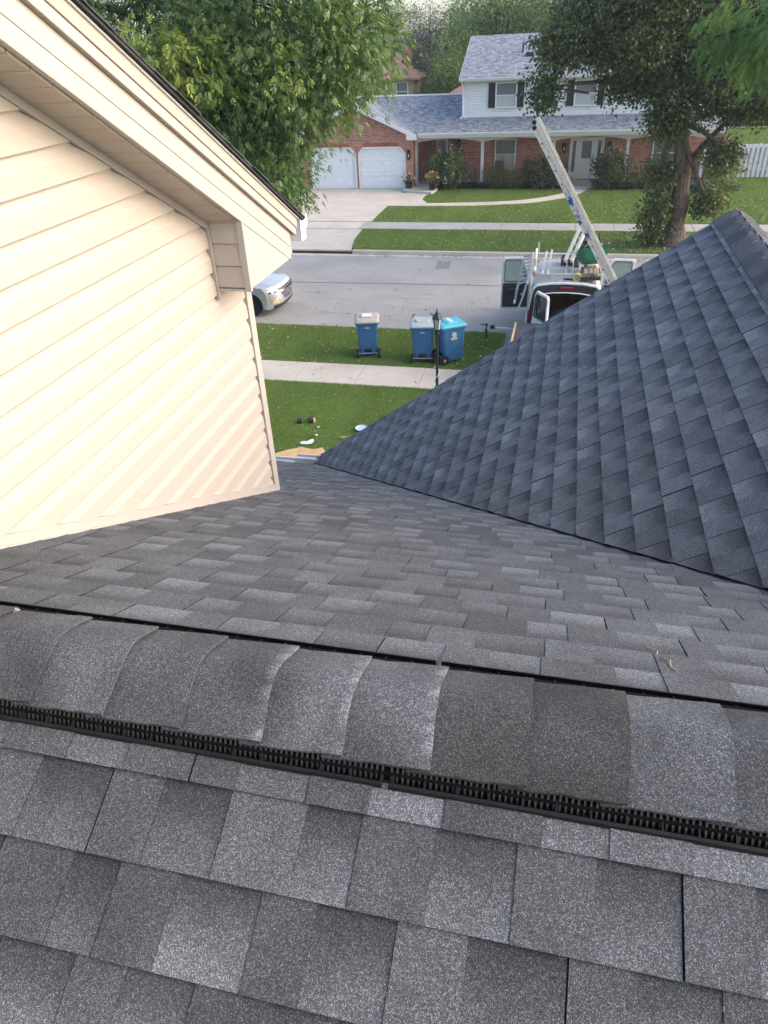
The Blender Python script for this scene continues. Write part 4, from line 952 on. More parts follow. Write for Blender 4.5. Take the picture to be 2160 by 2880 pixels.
for sy in (-1, 1):
    wheel(car, (-9.66, CY + sy * .80, .34), .34, .22); wheel(car, (-12.35, CY + sy * .80, .34), .34, .22)
    g = MB()
    for wx in (-9.66, -12.35):
        secs = []
        for a in lin(R(-5), R(185), 16):
            secs.append([(wx + r * math.cos(a), CY + sy * yy, .34 + r * math.sin(a)) for r, yy in ((.395, .60), (.395, .93), (.44, .935), (.44, .60))])
        g.loft(secs)
    g.box((-11.95, CY + sy * .86 - .07, .26), (-10.1, CY + sy * .86 + .07, .40)); g.build('wheel_arch', M['darkgrey'], car)
def nose_patch(name, mat, y0, y1, z0, z1, off, nu=6, nv=5, shape=None, par=car):
    g = MB(); f = lambda y, z: (xf(y, z) + off, CY + y, z)
    if shape is None: patch(g, f, lin(y0, y1, nu), lin(z0, z1, nv))
    else: patch(g, lambda u, v: f(*shape(u, v)), lin(0, 1, nu), lin(0, 1, nv))
    o = g.build(name, mat, par); m = o.modifiers.new('sol', 'SOLIDIFY'); m.thickness = .012; m.offset = 0; return o
nose_patch('lower_bumper', M['darkgrey'], -.80, .80, .245, .375, .012, 24)
gr = nose_patch('grille', M['blackgloss'], 0, 0, 0, 0, .012, 10, 6, lambda u, v: ((2 * u - 1) * (.30 + .24 * v), .50 + .34 * v))
for z, h in ((.55, .012), (.60, .012), (.65, .012), (.70, .014), (.795, .012)):
    w_ = .30 + .24 * (z - .50) / .34 - .03; nose_patch('grille_bar', M['steel'], -w_, w_, z, z + h, .022, 10, 1, par=gr)
nose_patch('grille_surround', M['chrome'], -.54, .54, .735, .775, .03, 12, 1, par=gr)
nose_patch('grille_surround', M['chrome'], -.33, .33, .465, .50, .026, 10, 1, par=gr)
for sy in (-1, 1):
    nose_patch('grille_surround', M['chrome'], 0, 0, 0, 0, .028, 2, 6, lambda u, v: (sy * (.31 + .24 * v + .04 * u), .50 + .36 * v), par=gr)
    hl = nose_patch('headlight', M['clear'], 0, 0, 0, 0, .010, 8, 4, lambda u, v: (sy * (.56 + .34 * u), .70 + .06 * u + v * (.115 - .03 * u)))
    nose_patch('lamp_unit', M['blackgloss'], 0, 0, 0, 0, .020, 3, 2, lambda u, v: (sy * (.68 + .10 * u), .725 + .025 + v * .06), par=hl)
    nose_patch('lamp_unit', M['blackgloss'], 0, 0, 0, 0, .018, 3, 2, lambda u, v: (sy * (.83 + .05 * u), .755 + v * .045), par=hl)
    fg = nose_patch('fog_light', M['amber'], 0, 0, 0, 0, .012, 4, 3, lambda u, v: (sy * (.68 + .17 * u), .43 + v * .09))
    nose_patch('light_strip', M['chrome'], sy * .64, sy * .88, .535, .55, .012, 4, 1)
# ---------------- white work van backed up to the drive, tail towards us
van = thing('van', 'weathered white work van with its doors open and a loaded roof rack', 'van', (.22, 20.8, 0))
VX, V0, V1 = .22, 18.95, 21.75
prof = [(.94, .38), (.965, .6), (.965, 1.0), (.93, 1.25), (.86, 1.72), (.82, 1.86), (.74, 1.935), (.4, 1.985), (0, 2.0)]
full = [(-x, z) for x, z in prof] + [(x, z) for x, z in prof[::-1][1:]]
def vsec(y, k=1., dz=0): return [(VX + x * k, y, z + dz) for x, z in full]
def shell(mb, secs):
    mb.loft(secs, close=False, cap=False)
g = MB(); shell(g, [vsec(V0), vsec(V0 + .4, 1.005), vsec(20.2, 1.005), vsec(21.2)]); o = g.build('body', M['vanwhite'], van, smooth=False); m = o.modifiers.new('sol', 'SOLIDIFY'); m.thickness = .05; m.offset = 0
vb = o
M['vanroof'] = plain('peeling_roof_paint', (.36, .365, .37), .3, .35, 7, .5, dirt=(.13, .13, .13), stretch=(3.0, 1.0, 1))
g = MB(); patch(g, lambda u, v: (VX + u * .74, v, 2.034 - .066 * u * u), lin(-1, 1, 10), lin(V0 + .1, 21.15, 8)); rfp = g.build('roof_panel', M['vanroof'], van)
g = MB()
for k in range(6): g.box((VX - .6 + k * .22, V0 + .15, 1.99), (VX - .585 + k * .22, 21.1, 2.041 - .066 * ((-.6 + k * .22) / .74) ** 2))
g.build('roof_rib', M['alu'], van)
# cab front: windscreen, bonnet
g = MB(); g.loft([vsec(21.2)[4:13], [(VX - .80, 22.15, 1.18), (VX - .78, 22.2, 1.2), (VX - .7, 22.2, 1.2), (VX - .4, 22.25, 1.2), (VX, 22.27, 1.2), (VX + .4, 22.25, 1.2), (VX + .7, 22.2, 1.2), (VX + .78, 22.2, 1.2), (VX + .80, 22.15, 1.18)]], close=False, cap=False); g.build('windscreen', M['cab_glass'], van)
g = MB(); g.loft([[(VX - .93, y, .4), (VX - .93, y, zt - .1), (VX - .8, y, zt), (VX + .8, y, zt), (VX + .93, y, zt - .1), (VX + .93, y, .4)] for y, zt in ((22.1, 1.2), (22.8, 1.1), (23.2, .95))]); g.build('bonnet', M['vanwhite'], van, bevel=.04)
g = MB(); g.box((VX - .9, V0 + .05, .38), (VX + .9, 22.1, .48)); g.build('floor', M['darkgrey'], van)
g = MB(); g.box((VX - .87, 21.0, .48), (VX + .87, 21.05, 1.85)); g.box((VX - .90, V0 + .12, .48), (VX - .86, 20.99, 1.7)); g.box((VX + .86, V0 + .12, .48), (VX + .90, 20.99, 1.7)); g.box((VX - .8, V0 + .2, 1.86), (VX + .8, 21, 1.88)); g.build('lining', M['ply_dark'], van)
g = MB(); g.box((VX - .66, V0 + .06, .5), (VX - .48, V0 + .1, 1.76)); g.build('plywood_strip', M['ply'], van)
# dark rear frame, seal and brake light
g = MB(); secs = []
for (x, z) in full[1:-1]: pass
ring = [(VX + x * .99, z - .01) for x, z in full[2:-2]]; ring2 = [(VX + x * .86, (z - .4) * .86 + .4 + .02) for x, z in full[2:-2]]
n_ = len(ring); V_ = [(x, V0 - .012, z) for x, z in ring] + [(x, V0 - .012, z) for x, z in ring2] + [(x, V0 + .06, z) for x, z in ring] + [(x, V0 + .06, z) for x, z in ring2]
F = []
for i in range(n_ - 1): F += [(i, i + 1, n_ + i + 1, n_ + i), (2 * n_ + i, 2 * n_ + i + 1, i + 1, i), (n_ + i, n_ + i + 1, 3 * n_ + i + 1, 3 * n_ + i)]
g.add(V_, F); g.build('rear_frame', M['darkgrey'], van)
g = MB(); g.tube([(x * .985 + VX * .015, V0 - .02, z - .012) for x, z in ring2], .018, 5); g.build('door_seal', M['vanwhite'], van)
g = MB(); g.box((VX - .17, V0 - .035, 1.875), (VX + .17, V0 + .02, 1.93)); g.build('brake_light', M['red_lens'], van, bevel=.012)
for sx in (-1, 1):
    g = MB(); g.box((VX + sx * .925 - .025, V0 - .02, .9), (VX + sx * .925 + .025, V0 + .05, 1.3)); g.build('tail_light', M['red_lens'], van, bevel=.015)
g = MB(); g.box((VX - .95, V0 - .18, .42), (VX + .95, V0 - .02, .56)); g.build('bumper', M['steel'], van, bevel=.02)
for sx in (-1, 1):
    wheel(van, (VX + sx * .80, 19.8, .34), .34, .22, 6, M['steel']); wheel(van, (VX + sx * .80, 22.5, .34), .34, .22, 6, M['steel'])
# left rear door, swung half open
def door_panel(name, hinge, direction, wd, zs, par, lbl=None, glassmat=None, inner=None, top_in=.0, win=(.98, .0), face=-1, rounded=True):
    """door in a vertical plane: hinge point (x,y), unit direction; zs = (bottom, belt, top)"""
    hx, hy = hinge; d = Vector((direction[0], direction[1], 0)).normalized(); nrm = Vector((d.y, -d.x, 0)) * face
    def P(u, z, o=0): return (hx + d.x * u * wd + nrm.x * o, hy + d.y * u * wd + nrm.y * o, z)
    zb, zm, zt = zs
    g = MB()
    g.prism([P(0, zb), P(1, zb), P(1, zm), P(0, zm)], nrm * -.07)
    outer = [(0.0, zm), (top_in, zt - .12), (top_in + .12, zt), (.93, zt), (1, zt - .08), (1, zm)]
    inn = [(.10, zm + .02), (top_in + .09, zt - .15), (top_in + .17, zt - .07), (.86, zt - .07), (.90, zt - .12), (.90, zm + .02)]
    for i in range(len(outer) - 1):
        q = [outer[i], outer[i + 1], inn[i + 1], inn[i]]; g.prism([P(u, z) for u, z in q], nrm * -.06)
    o = g.build(name, M['vanwhite'], par)
    if lbl: o['label'] = lbl
    g = MB(); g.prism([P(u, z, -.03) for u, z in inn], nrm * -.006); g.build('window', glassmat or M['clear_glass'], o)
    g = MB(); sc = [(u, z) for u, z in inn]
    for i in range(len(sc)):
        a, b_ = sc[i], sc[(i + 1) % len(sc)]; g.bar(P(a[0], a[1], .004), P(b_[0], b_[1], .004), .022, .03, nrm)
    g.build('window_seal', M['darkgrey'], o)
    if inner:
        g = MB(); g.prism([P(.08, zb + .08, .001), P(.95, zb + .08, .001), P(.95, zm - .02, .001), P(.08, zm - .02, .001)], nrm * .045); t = g.build('door_card', M['darkgrey'], o, bevel=.02)
        g = MB(); g.prism([P(.18, zb + .14, .046), P(.85, zb + .14, .046), P(.80, zb + .42, .046), P(.22, zb + .42, .046)], nrm * .03); g.build('door_pocket', M['darkgrey'], t, bevel=.02)
        g = MB(); g.prism([P(.15, zm - .28, .046), P(.80, zm - .24, .046), P(.80, zm - .17, .046), P(.15, zm - .19, .046)], nrm * .07); g.build('armrest', M['darkgrey'], t, bevel=.015)
        g = MB(); g.lathe([(.05, -.0), (.05, .012)], (0, 0, 0), 14, 'Y', Matrix.Translation(P(.3, zb + .48, .05))); g.build('speaker', M['steel'], t)
    return o
door_panel('rear_door', (VX - .80, V0 - .03), (.52, -.85), .70, (.55, 1.14, 1.84), van, 'left rear door swung half open, dark window', M['cab_glass'], None, .06, face=1)
door_panel('front_door', (VX - 1.02, 21.78), (-1, -.10), .86, (.38, 1.20, 1.92), van, 'driver door wide open, dark inner trim towards the street end', M['clear_glass'], True, .20, face=-1)
door_panel('front_door', (VX + 1.02, 21.78), (1, -.10), .86, (.38, 1.20, 1.92), van, 'passenger door wide open', M['clear_glass'], True, .20, face=1)
g = MB(); g.box((-1.02, 22.05, 1.22), (-.84, 22.12, 1.52)); g.build('wing_mirror', M['blackgloss'], van, bevel=.03)
# roof rack
rk = MB()
for y, z in ((19.22, 2.17), (20.85, 2.24)):
    rk.bar((VX - .86, y, z), (VX + .90, y, z), .045, .05)
    for sx in (-1, 1): rk.bar((VX + sx * .84, y + .02, 1.9), (VX + sx * .84, y + .02, 2.56), .05, .04, (0, 1, 0))
for sx in (-1, 1): rk.bar((VX + sx * .84, 19.2, 2.10), (VX + sx * .84, 20.9, 2.16), .04, .04)
rk.build('roof_rack', M['alu'], van, bevel=.006, segs=1)
g = MB()
for a in np.linspace(0, 5.5, 9): g.tube([(VX - .84 + .05 * math.cos(k), 19.2 + .05 * math.sin(k), 2.1 + .02 * a + .01 * k) for k in np.linspace(0, 6.28, 10)], .010, 4)
g.tube([(VX - .84, 20.85, 2.35), (VX - .8, 20.6, 2.1), (VX - .86, 20.3, 2.25), (VX - .82, 19.9, 2.05), (VX - .85, 19.5, 2.2)], .012, 5); M['rope'] = plain('old_rope', (.38, .26, .19), .9, .3, 12); tag(g.build('rope', M['rope']), 'tan rope wound on the van rack post', 'rope')
# ladder hung on the van's left side
t = thing('ladder', 'grey pipe ladder hung along the left side of the van', 'ladder', (-.95, 20, 1.6))
for x, z, nm in ((-.78, 2.12, 'rail'), (-1.08, 1.62, 'rail')):
    g = MB(); g.tube([(x, 18.85, z - .12), (x, 21.5, z)], .028, 7); g.build(nm, M['steel'] if z > 2 else M['alu'], t)
for k in range(8):
    y = 19.05 + k * .33; g = MB(); g.tube([(-.78, y, 2.01 + (y - 18.85) * .045), (-.98, y - .02, 1.95 + (y - 18.85) * .045), (-1.06, y - .03, 1.78 + (y - 18.85) * .045), (-1.08, y, 1.51 + (y - 18.85) * .045)], .02, 6); g.build('rung', M['steel'], t)
g = MB(); g.tube([(-.62, 19.0, 2.30), (-.66, 20.7, 2.42)], .03, 7); tag(g.build('pipe', M['white']), 'white plastic pipe lashed to the van rack', 'pipe')
g = MB(); g.loft([[(-.80, y, 2.0), (-.84 - .03 * math.sin(y * 9), y, 1.7), (-.98 - .02 * math.sin(y * 7), y, 1.2 + .1 * math.sin(y * 5)), (-.965, y, 1.2 + .1 * math.sin(y * 5)), (-.83, y, 1.7), (-.78, y, 2.0)] for y in np.linspace(18.98, 19.9, 8)]); M['canvas'] = plain('pale_canvas', (.33, .42, .45), .8, .2, 6); tag(g.build('drop_cloth', M['canvas']), 'pale blue cloth hanging over the van side', 'cloth')
# folded platform ladder standing on the roof
t = thing('ladder', 'pale folding ladder propped up on the van roof', 'ladder', (.25, 19.3, 2.0))
for dx in (0, .16):
    g = MB(); g.bar((.16 + dx, 19.24, 2.02), (.18 + dx, 19.3, 2.52), .05, .03, (1, 0, 0)); g.build('leg', M['alu'], t)
    g = MB(); g.bar((.12 + dx, 19.22, 2.50), (.44 + dx, 20.3, 3.10), .07, .09, (0, 0, 1)); g.build('rail', M['alu'], t)
for k in range(5):
    f = k / 5 + .08; g = MB(); g.bar((.12 + .32 * f, 19.22 + 1.08 * f, 2.50 + .6 * f), (.28 + .32 * f, 19.22 + 1.08 * f, 2.50 + .6 * f), .04, .03); g.build('rung', M['alu'], t)
g = MB(); g.box((.13, 19.18, 2.0), (.36, 19.27, 2.06)); g.build('foot', M['darkgrey'], t)
# green wheelbarrow strapped on top
t = thing('wheelbarrow', 'green wheelbarrow tipped on the van roof load', 'wheelbarrow', (.85, 19.9, 2.3)); M['green'] = plain('green_steel', (.012, .13, .075), .45, .2, 6, .4, dirt=(.03, .10, .07))
Mx = Matrix.Translation((.82, 19.75, 2.32)) @ Matrix.Rotation(R(12), 4, 'Z') @ Matrix.Rotation(R(-22), 4, 'X')
secs = []
for z, wx, wy in ((0, .20, .26), (.06, .24, .32), (.32, .36, .46), (.33, .38, .48), (.33, .36, .46), (.07, .22, .30)): secs.append([Mx @ Vector(p) for p in ((-wx, -wy, z), (wx, -wy, z), (wx, wy, z), (-wx, wy, z))])
g = MB(); g.loft(secs); g.build('tub', M['green'], t, bevel=.02)
for sx in (-1, 1):
    g = MB(); g.bar(Mx @ Vector((sx * .26, -.62, .40)), Mx @ Vector((sx * .16, .75, .36)), .045, .04); g.build('handle', M['lumber'], t)
    g = MB(); g.tube([Mx @ Vector((sx * .24, .1, .40)), Mx @ Vector((sx * .22, .2, .78)), Mx @ Vector((sx * .24, .38, .42))], .016, 6); g.build('leg', M['darkgrey'], t)
g = MB(); g.box((-.30, -.1, .40), (.30, .14, .43), Mx); g.build('cross_plate', M['darkgrey'], t)
g = MB(); g.lathe([(.09, -.05), (.18, -.05), (.19, 0), (.18, .05), (.09, .05)], (0, .78, .50), 18, 'X', Mx); g.build('wheel', M['tyre'], t)
# lumber bundle
for i, (dx, dz, ln) in enumerate(((0, 0, .8), (.115, 0, .75), (.23, 0, .82), (.345, 0, .7), (.06, .052, .78), (.18, .052, .7), (.30, .052, .76))):
    g = MB(); g.box((.56 + dx, 19.12 + .02 * (i % 3), 2.14 + dz), (.56 + dx + .105, 19.12 + ln, 2.14 + dz + .045)); tag(g.build('timber_offcut', M['lumber'], bevel=.003, segs=1), 'short grey timber offcut in the ' + ('upper' if dz else 'lower') + ' layer on the van roof, ' + (['first', 'second', 'third', 'fourth'][i if i < 4 else i - 4]) + ' from the left', 'timber', 'timber offcuts on the van roof')
g = MB(); g.box((.55, 19.1, 2.06), (1.05, 19.95, 2.138)); tag(g.build('grey_case', M['darkgrey'], bevel=.01), 'flat dark case under the timber on the van roof', 'case')
for k in range(4):
    pass
g = MB()
for k in range(4): g.tube([(.46 + .09 * math.cos(a), 19.12 + .03 * k, 2.12 + .09 * math.sin(a)) for a in np.linspace(0, 6.283, 14)], .014, 5, False)
M['yellow'] = plain('yellow_hose', (.50, .40, .06), .5, .1, 8); tag(g.build('hose', M['yellow']), 'small yellow coiled hose on the van rack', 'hose')
for x, z, y1, lab in ((-.42, 2.22, 21.0, 'left'), (-.28, 2.22, 21.2, 'right')):
    g = MB(); g.bar((x, 19.0, z), (x + .03, y1, z + .06), .05, .03); tag(g.build('plank', M['alu']), 'thin aluminium plank along the van roof, the ' + lab + ' one of two', 'plank', 'aluminium planks on the van rack')
g = MB(); g.loft([[(.02 + .5 * f_, 20.45 + .1 * math.sin(f_ * 5), 2.03), (.02 + .5 * f_, 20.9, 2.03), (.02 + .5 * f_, 20.85, 2.22 + .05 * math.sin(f_ * 7)), (.02 + .5 * f_, 20.5, 2.18 + .06 * math.cos(f_ * 9))] for f_ in np.linspace(0, 1, 7)]); tag(g.build('dark_bag', M['darkgrey'], bevel=.02), 'dark bag on the van roof behind the folding ladder', 'bag')
# tarp heap inside
g = MB(); secs = []
for i, y in enumerate(np.linspace(19.15, 20.2, 9)):
    f = math.sin(math.pi * (i + .4) / 9.2); sec = []
    for k in range(12):
        a = math.pi * k / 11; r_ = 1 + .25 * noise.noise(Vector((k * .7, i * .9, 2))); sec.append((VX - .05 - .5 * math.cos(a) * (.5 + .5 * f) * r_, y, .5 + .62 * math.sin(a) * f * r_))
    secs.append(sec)
g.loft(secs); tag(g.build('tarp', M['tarp'], smooth=True), 'crumpled blue tarp inside the open van', 'tarp')
# ---------------- tall extension ladder beside the van
lad = thing('ladder', 'tall scuffed aluminium extension ladder leaning over the van, blue paint smears', 'ladder', (2.35, 18.6, .06))
B0 = Vector((2.62, 18.62, .06)); T0 = Vector((-.79, 17.6, 5.84)); ax = (T0 - B0).normalized(); sidev = Vector((0, 1, 0)); sidev = (sidev - ax * sidev.dot(ax)).normalized(); nv = ax.cross(sidev).normalized()
if nv.x > 0: nv = -nv
M['ladder'] = plain('ladder_aluminium', (.62, .58, .53), .5, .12, 6, .5, metal=.25, dirt=(.38, .35, .32))
def ladder_mat():
    m, t, b, o = nodes('ladder_painted'); b.inputs['Roughness'].default_value = .5; b.inputs['Metallic'].default_value = .2
    v = coord(t); n1 = N(t, 'TexNoise', Scale=7, Detail=6, Roughness=.7); t.links.new(v, n1.inputs['Vector']); sx = N(t, 'SeparateXYZ'); t.links.new(v, sx.inputs[0])
    base = mixc(t, (.62, .58, .53), (.40, .37, .34), ramp(t, n1.outputs[0], .5, .72, 0, .8))
    # blue spray smears only on the middle of this rail
    f1 = ramp(t, sx.outputs[2], 3.35, 3.45, 0, 1); f2 = ramp(t, sx.outputs[2], 4.4, 4.5, 1, 0); mm = N(t, 'Math', operation='MULTIPLY'); t.links.new(f1, mm.inputs[0]); t.links.new(f2, mm.inputs[1])
    n2 = N(t, 'TexNoise', Scale=3.5, Detail=3); t.links.new(v, n2.inputs['Vector']); m2 = N(t, 'Math', operation='MULTIPLY'); t.links.new(mm.outputs[0], m2.inputs[0]); t.links.new(ramp(t, n2.outputs[0], .48, .53, 0, 1), m2.inputs[1])
    t.links.new(mixc(t, base, (.02, .09, .38), m2.outputs[0]), b.inputs['Base Color']); return m
M['ladder_blue'] = ladder_mat()
Lt = (T0 - B0).length
for sec_, (o_, l0, l1) in enumerate(((.056, 0, Lt - .12), (-.050, .9, Lt))):
    for sd_ in (-1, 1):
        p = B0 + nv * o_ + sidev * sd_ * .21
        g = MB(); g.bar(p + ax * l0, p + ax * l1, .022, .074, nv); 
        for e in (-1, 1): g.bar(p + ax * l0 + nv * e * .037, p + ax * l1 + nv * e * .037, .05, .009, nv)
        g.build('rail', M['ladder_blue'] if sec_ == 0 else M['ladder'], lad)
    s_ = l0 + .2
    while s_ < l1 - .1:
        c = B0 + nv * o_ + ax * s_; g = MB(); g.tube([c - sidev * .24, c + sidev * .24], .017, 8); g.build('rung', M['alu'] if sec_ else M['darkgrey'], lad); s_ += .325
g = MB(); g.box((-.04, -.26, -.06), (.05, .26, .06), Matrix.Translation(B0 + ax * (Lt - .03) + nv * -.055) @ ax.to_track_quat('X', 'Z').to_matrix().to_4x4()); 
for sd_ in (-1, 1):
    g = MB(); g.lathe([(.045, -.02), (.05, 0), (.045, .02)], (0, 0, 0), 10, 'Y', Matrix.Translation(B0 + ax * (Lt - .05) + nv * .055 + sidev * sd_ * .225)); g.build('end_cap', M['blackgloss'], lad)
    g = MB(); g.bar(B0 + sidev * sd_ * .21 + nv * .055, B0 + sidev * sd_ * .21 + nv * .055 - ax * .05, .06, .12); g.build('foot', M['darkgrey'], lad)
# ---------------- trailer
tr = thing('trailer', 'dark grey flat-topped trailer with a bare timber edge behind the van', 'trailer', (.3, 17.2, 0)); M['slate'] = plain('slate_cover', (.045, .05, .062), .6, .1, 4, .3)
g = MB(); g.box((-.95, 16.2, .45), (1.7, 18.28, 1.13)); g.build('box', M['darkgrey'], tr)
g = MB(); g.box((-.93, 16.2, 1.1305), (1.7, 18.3, 1.165)); g.build('cover', M['slate'], tr, bevel=.005)
g = MB(); g.box((-1.0, 16.2, .5), (-.9505, 18.32, 1.18)); g.build('timber_edge', M['timber'] if 'timber' in M else plain('new_timber', (.45, .30, .19), .8, .2, 6, .2), tr)
for sx in (-1.02, 1.7): wheel(tr, (sx + .05, 17.2, .3), .3, .2, 6, M['steel'])
g = MB(); g.bar((-1.0, 18.2, 1.02), (-1.75, 18.2, 1.05), .05, .05); g.build('jack_arm', M['steel'], tr)
g = MB(); g.tube([(-1.72, 18.2, .75), (-1.72, 18.2, 1.16)], .03, 8); g.tube([(-1.72, 18.2, 1.12), (-1.86, 18.16, 1.14)], .018, 6); g.box((-1.62, 18.15, 1.03), (-1.5, 18.25, 1.13)); g.build('jack', M['blackgloss'], tr)
# orange panel leaning right of the van
g = MB(); g.prism([(1.28, 18.9, 1.9), (1.95, 19.1, 1.85), (2.0, 19.15, 1.3), (1.3, 18.95, 1.3)], (0, .03, 0)); M['orange'] = plain('orange_panel', (.75, .26, .06), .6, .1, 4); tag(g.build('panel', M['orange']), 'orange board edge beside the van behind the tall ladder', 'board')

# ================================================================ BINS, LAMP POST, LITTER
M['bin_blue'] = plain('blue_bin_plastic', (.028, .105, .225), .5, .1, 5, .4)
M['bin_teal'] = plain('teal_lid', (.06, .33, .40), .5, .08, 5, .4); M['bin_pink'] = plain('faded_pink_lid', (.33, .285, .26), .7, .15, 4, .3); M['bin_grey'] = plain('grey_lid', (.30, .325, .32), .5, .15, 4, .4)
def bin_(label, loc, rz, lidmat, style):
    t = thing('wheeled_bin', label, 'bin', (0, 0, 0), 'wheeled bins on the verge')
    def rr_(w_, d_, z, r=.06, yo=0):
        P = []
        for cx, cy, a0 in ((w_ / 2 - r, d_ / 2 - r, 0), (-w_ / 2 + r, d_ / 2 - r, 90), (-w_ / 2 + r, -d_ / 2 + r, 180), (w_ / 2 - r, -d_ / 2 + r, 270)):
            for k in range(4): a = R(a0 + k * 30); P.append((cx + r * math.cos(a), cy + r * math.sin(a) + yo, z))
        return P
    g = MB(); g.loft([rr_(.47, .50, .06, .05, .03), rr_(.50, .53, .10, .06, .03), rr_(.54, .60, .60, .07, .01), rr_(.585, .66, .93, .07), rr_(.59, .665, .94, .07), rr_(.645, .72, .945, .07), rr_(.65, .725, 1.0, .07)]); bd = g.build('body', M['bin_blue'], t, local=True, bevel=.008, segs=1)
    for sx in (-1, 1):                                   # pressed shoulder ribs
        g = MB(); g.prism([(sx * .285, -.322, .80), (sx * .16, -.318, .70), (sx * .27, -.308, .70)], (0, .03, 0)); g.build('shoulder_rib', M['bin_blue'], t, local=True)
    g = MB(); g.box((-.10, -.262, .12), (.10, -.20, .25)); g.build('recess', M['blackgloss'], t, local=True)
    g = MB(); g.tube([(-.30, -.27, .13), (.30, -.27, .13)], .014, 8); g.build('axle', M['steel'], t, local=True)
    for sx in (-1, 1):
        g = MB(); g.lathe([(.05, -.03), (.12, -.03), (.13, -.015), (.13, .015), (.12, .03), (.05, .03)], (sx * .295, -.27, .13), 20, 'X'); w_ = g.build('wheel', M['tyre'], t, local=True); g = MB(); g.lathe([(.04, -.034), (.045, 0), (.04, .034)], (sx * .295, -.27, .13), 10, 'X'); g.build('hub', M['steel'], w_, local=True)
    g = MB(); g.loft([rr_(.66, .75, 1.002, .07), rr_(.665, .755, 1.03, .07), rr_(.58, .62, 1.075, .08), rr_(.30, .3, 1.088, .08)]); ld = g.build('lid', lidmat, t, local=True, bevel=.008, segs=1)
    if style == 1: g = MB(); g.loft([rr_(.36, .34, 1.07, .05), rr_(.32, .30, 1.115, .05)]); g.build('lid_raise', lidmat, ld, local=True)
    if style == 2:
        g = MB(); g.loft([rr_(.40, .28, 1.07, .05, -.08), rr_(.34, .22, 1.13, .05, -.06)]); g.build('lid_raise', lidmat, ld, local=True)
        for sx in (-1, 1): g = MB(); g.tube([(sx * .27, .2, 1.03), (sx * .27, .26, 1.14), (sx * .2, .28, 1.15)], .016, 6); g.build('lid_clip', M['blackgloss'], ld, local=True)
    if style == 3: g = MB(); g.loft([rr_(.42, .36, 1.07, .05), rr_(.36, .30, 1.11, .05)]); g.build('lid_raise', lidmat, ld, local=True)
    g = MB(); g.tube([(-.26, -.34, .95), (-.26, -.40, 1.0), (.26, -.40, 1.0), (.26, -.34, .95)], .016, 8); g.build('handle', M['bin_blue'], t, local=True)
    g = MB()
    if style == 1: g.box((-.13, -.13, 1.116), (.13, .10, 1.119))
    if style == 3:
        for k in range(5): g.box((-.16 + k * .065, -.06, 1.111), (-.115 + k * .065, .05, 1.114))
    if g.v: g.build('lid_label', M['white'], ld, local=True)
    g = MB()
    if style in (1, 2):
        for k in range(6): g.box((-.055 + k * .019, -.345, .855), (-.042 + k * .019, -.318, .875))
        g.build('stencil', M['white'], t, local=True)
    else:                                                # white flower emblem over two lines of small lettering, on the side face
        for k in range(5):
            a = math.pi / 2 + k * 2 * math.pi / 5; c = (.0 + .045 * math.cos(a), .80 + .045 * math.sin(a))
            g.tube([(.3065, c[0] + .022 * math.cos(b_), c[1] + .022 * math.sin(b_)) for b_ in np.linspace(0, 6.283, 9)], .007, 4, False)
        for k in range(9): g.box((.292, -.10 + k * .022, .695 + .004 * (k % 2)), (.301, -.084 + k * .022, .722))
        for k in range(12): g.box((.288, -.085 + k * .0145, .665), (.299, -.076 + k * .0145, .68))
        g.build('emblem', M['white'], t, local=True)
    t.location = loc; t.rotation_euler = (0, 0, rz); return t
bin_('blue wheeled bin standing alone, faded pink lid', (-4.97, 18.30, .12), R(13), M['bin_pink'], 1)
bin_('blue wheeled bin with grey lid, left of the lamp post', (-3.40, 18.12, .12), R(9), M['bin_grey'], 2)
bin_('blue wheeled bin with turquoise lid and white emblem', (-2.68, 18.15, .12), R(-58), M['bin_teal'], 3)
# lamp post
lp = thing('lamp_post', 'black garden lamp post with a glazed lantern by the sidewalk', 'lamp post', (-2.66, 16.0, .15))
lx, ly = -2.66, 16.0
g = MB(); g.lathe([(.06, .15), (.06, .3), (.034, .34), (.031, 1.62), (.055, 1.64), (.055, 1.67), (.03, 1.69), (.05, 1.72)], (lx, ly, 0), 14); g.build('post', M['iron'], lp)
g = MB(); g.lathe([(.065, 1.72), (.075, 1.735), (.075, 1.745), (.06, 1.75)], (lx, ly, 0), 6); g.lathe([(.115, 2.0), (.12, 2.012), (.10, 2.04), (.075, 2.10), (.05, 2.14), (.02, 2.155), (.012, 2.17), (.018, 2.185), (.004, 2.25)], (lx, ly, 0), 12)
for k in range(6): a = k * math.pi / 3; g.bar((lx + .068 * math.cos(a), ly + .068 * math.sin(a), 1.745), (lx + .105 * math.cos(a), ly + .105 * math.sin(a), 2.005), .010, .010)
ln = g.build('lantern', M['iron'], lp)
M['lantern_pane'] = see_glass('lantern_pane', (.5, .52, .5), .45)
for k in range(6):
    a0, a1 = k * math.pi / 3 + .06, (k + 1) * math.pi / 3 - .06; g = MB(); g.prism([(lx + r * math.cos(a), ly + r * math.sin(a), z) for r, a, z in ((.066, a0, 1.75), (.066, a1, 1.75), (.10, a1, 2.0), (.10, a0, 2.0))], (.001, .001, 0)); g.build('pane', M['lantern_pane'], ln)
g = MB(); g.lathe([(.015, 1.75), (.02, 1.83), (.02, 1.9), (.01, 1.94)], (lx, ly, 0), 10); g.build('bulb', M['lampglass'], ln)
g = MB(); g.tube([(lx + .045 * math.cos(a * 2.2), ly + .045 * math.sin(a * 2.2) - .005, .25 + a * .15) for a in np.linspace(0, 4.2, 26)], .012, 5); M['wire'] = plain('pale_wire', (.42, .43, .46), .6, .2, 20); g.build('wire', M['wire'], lp)
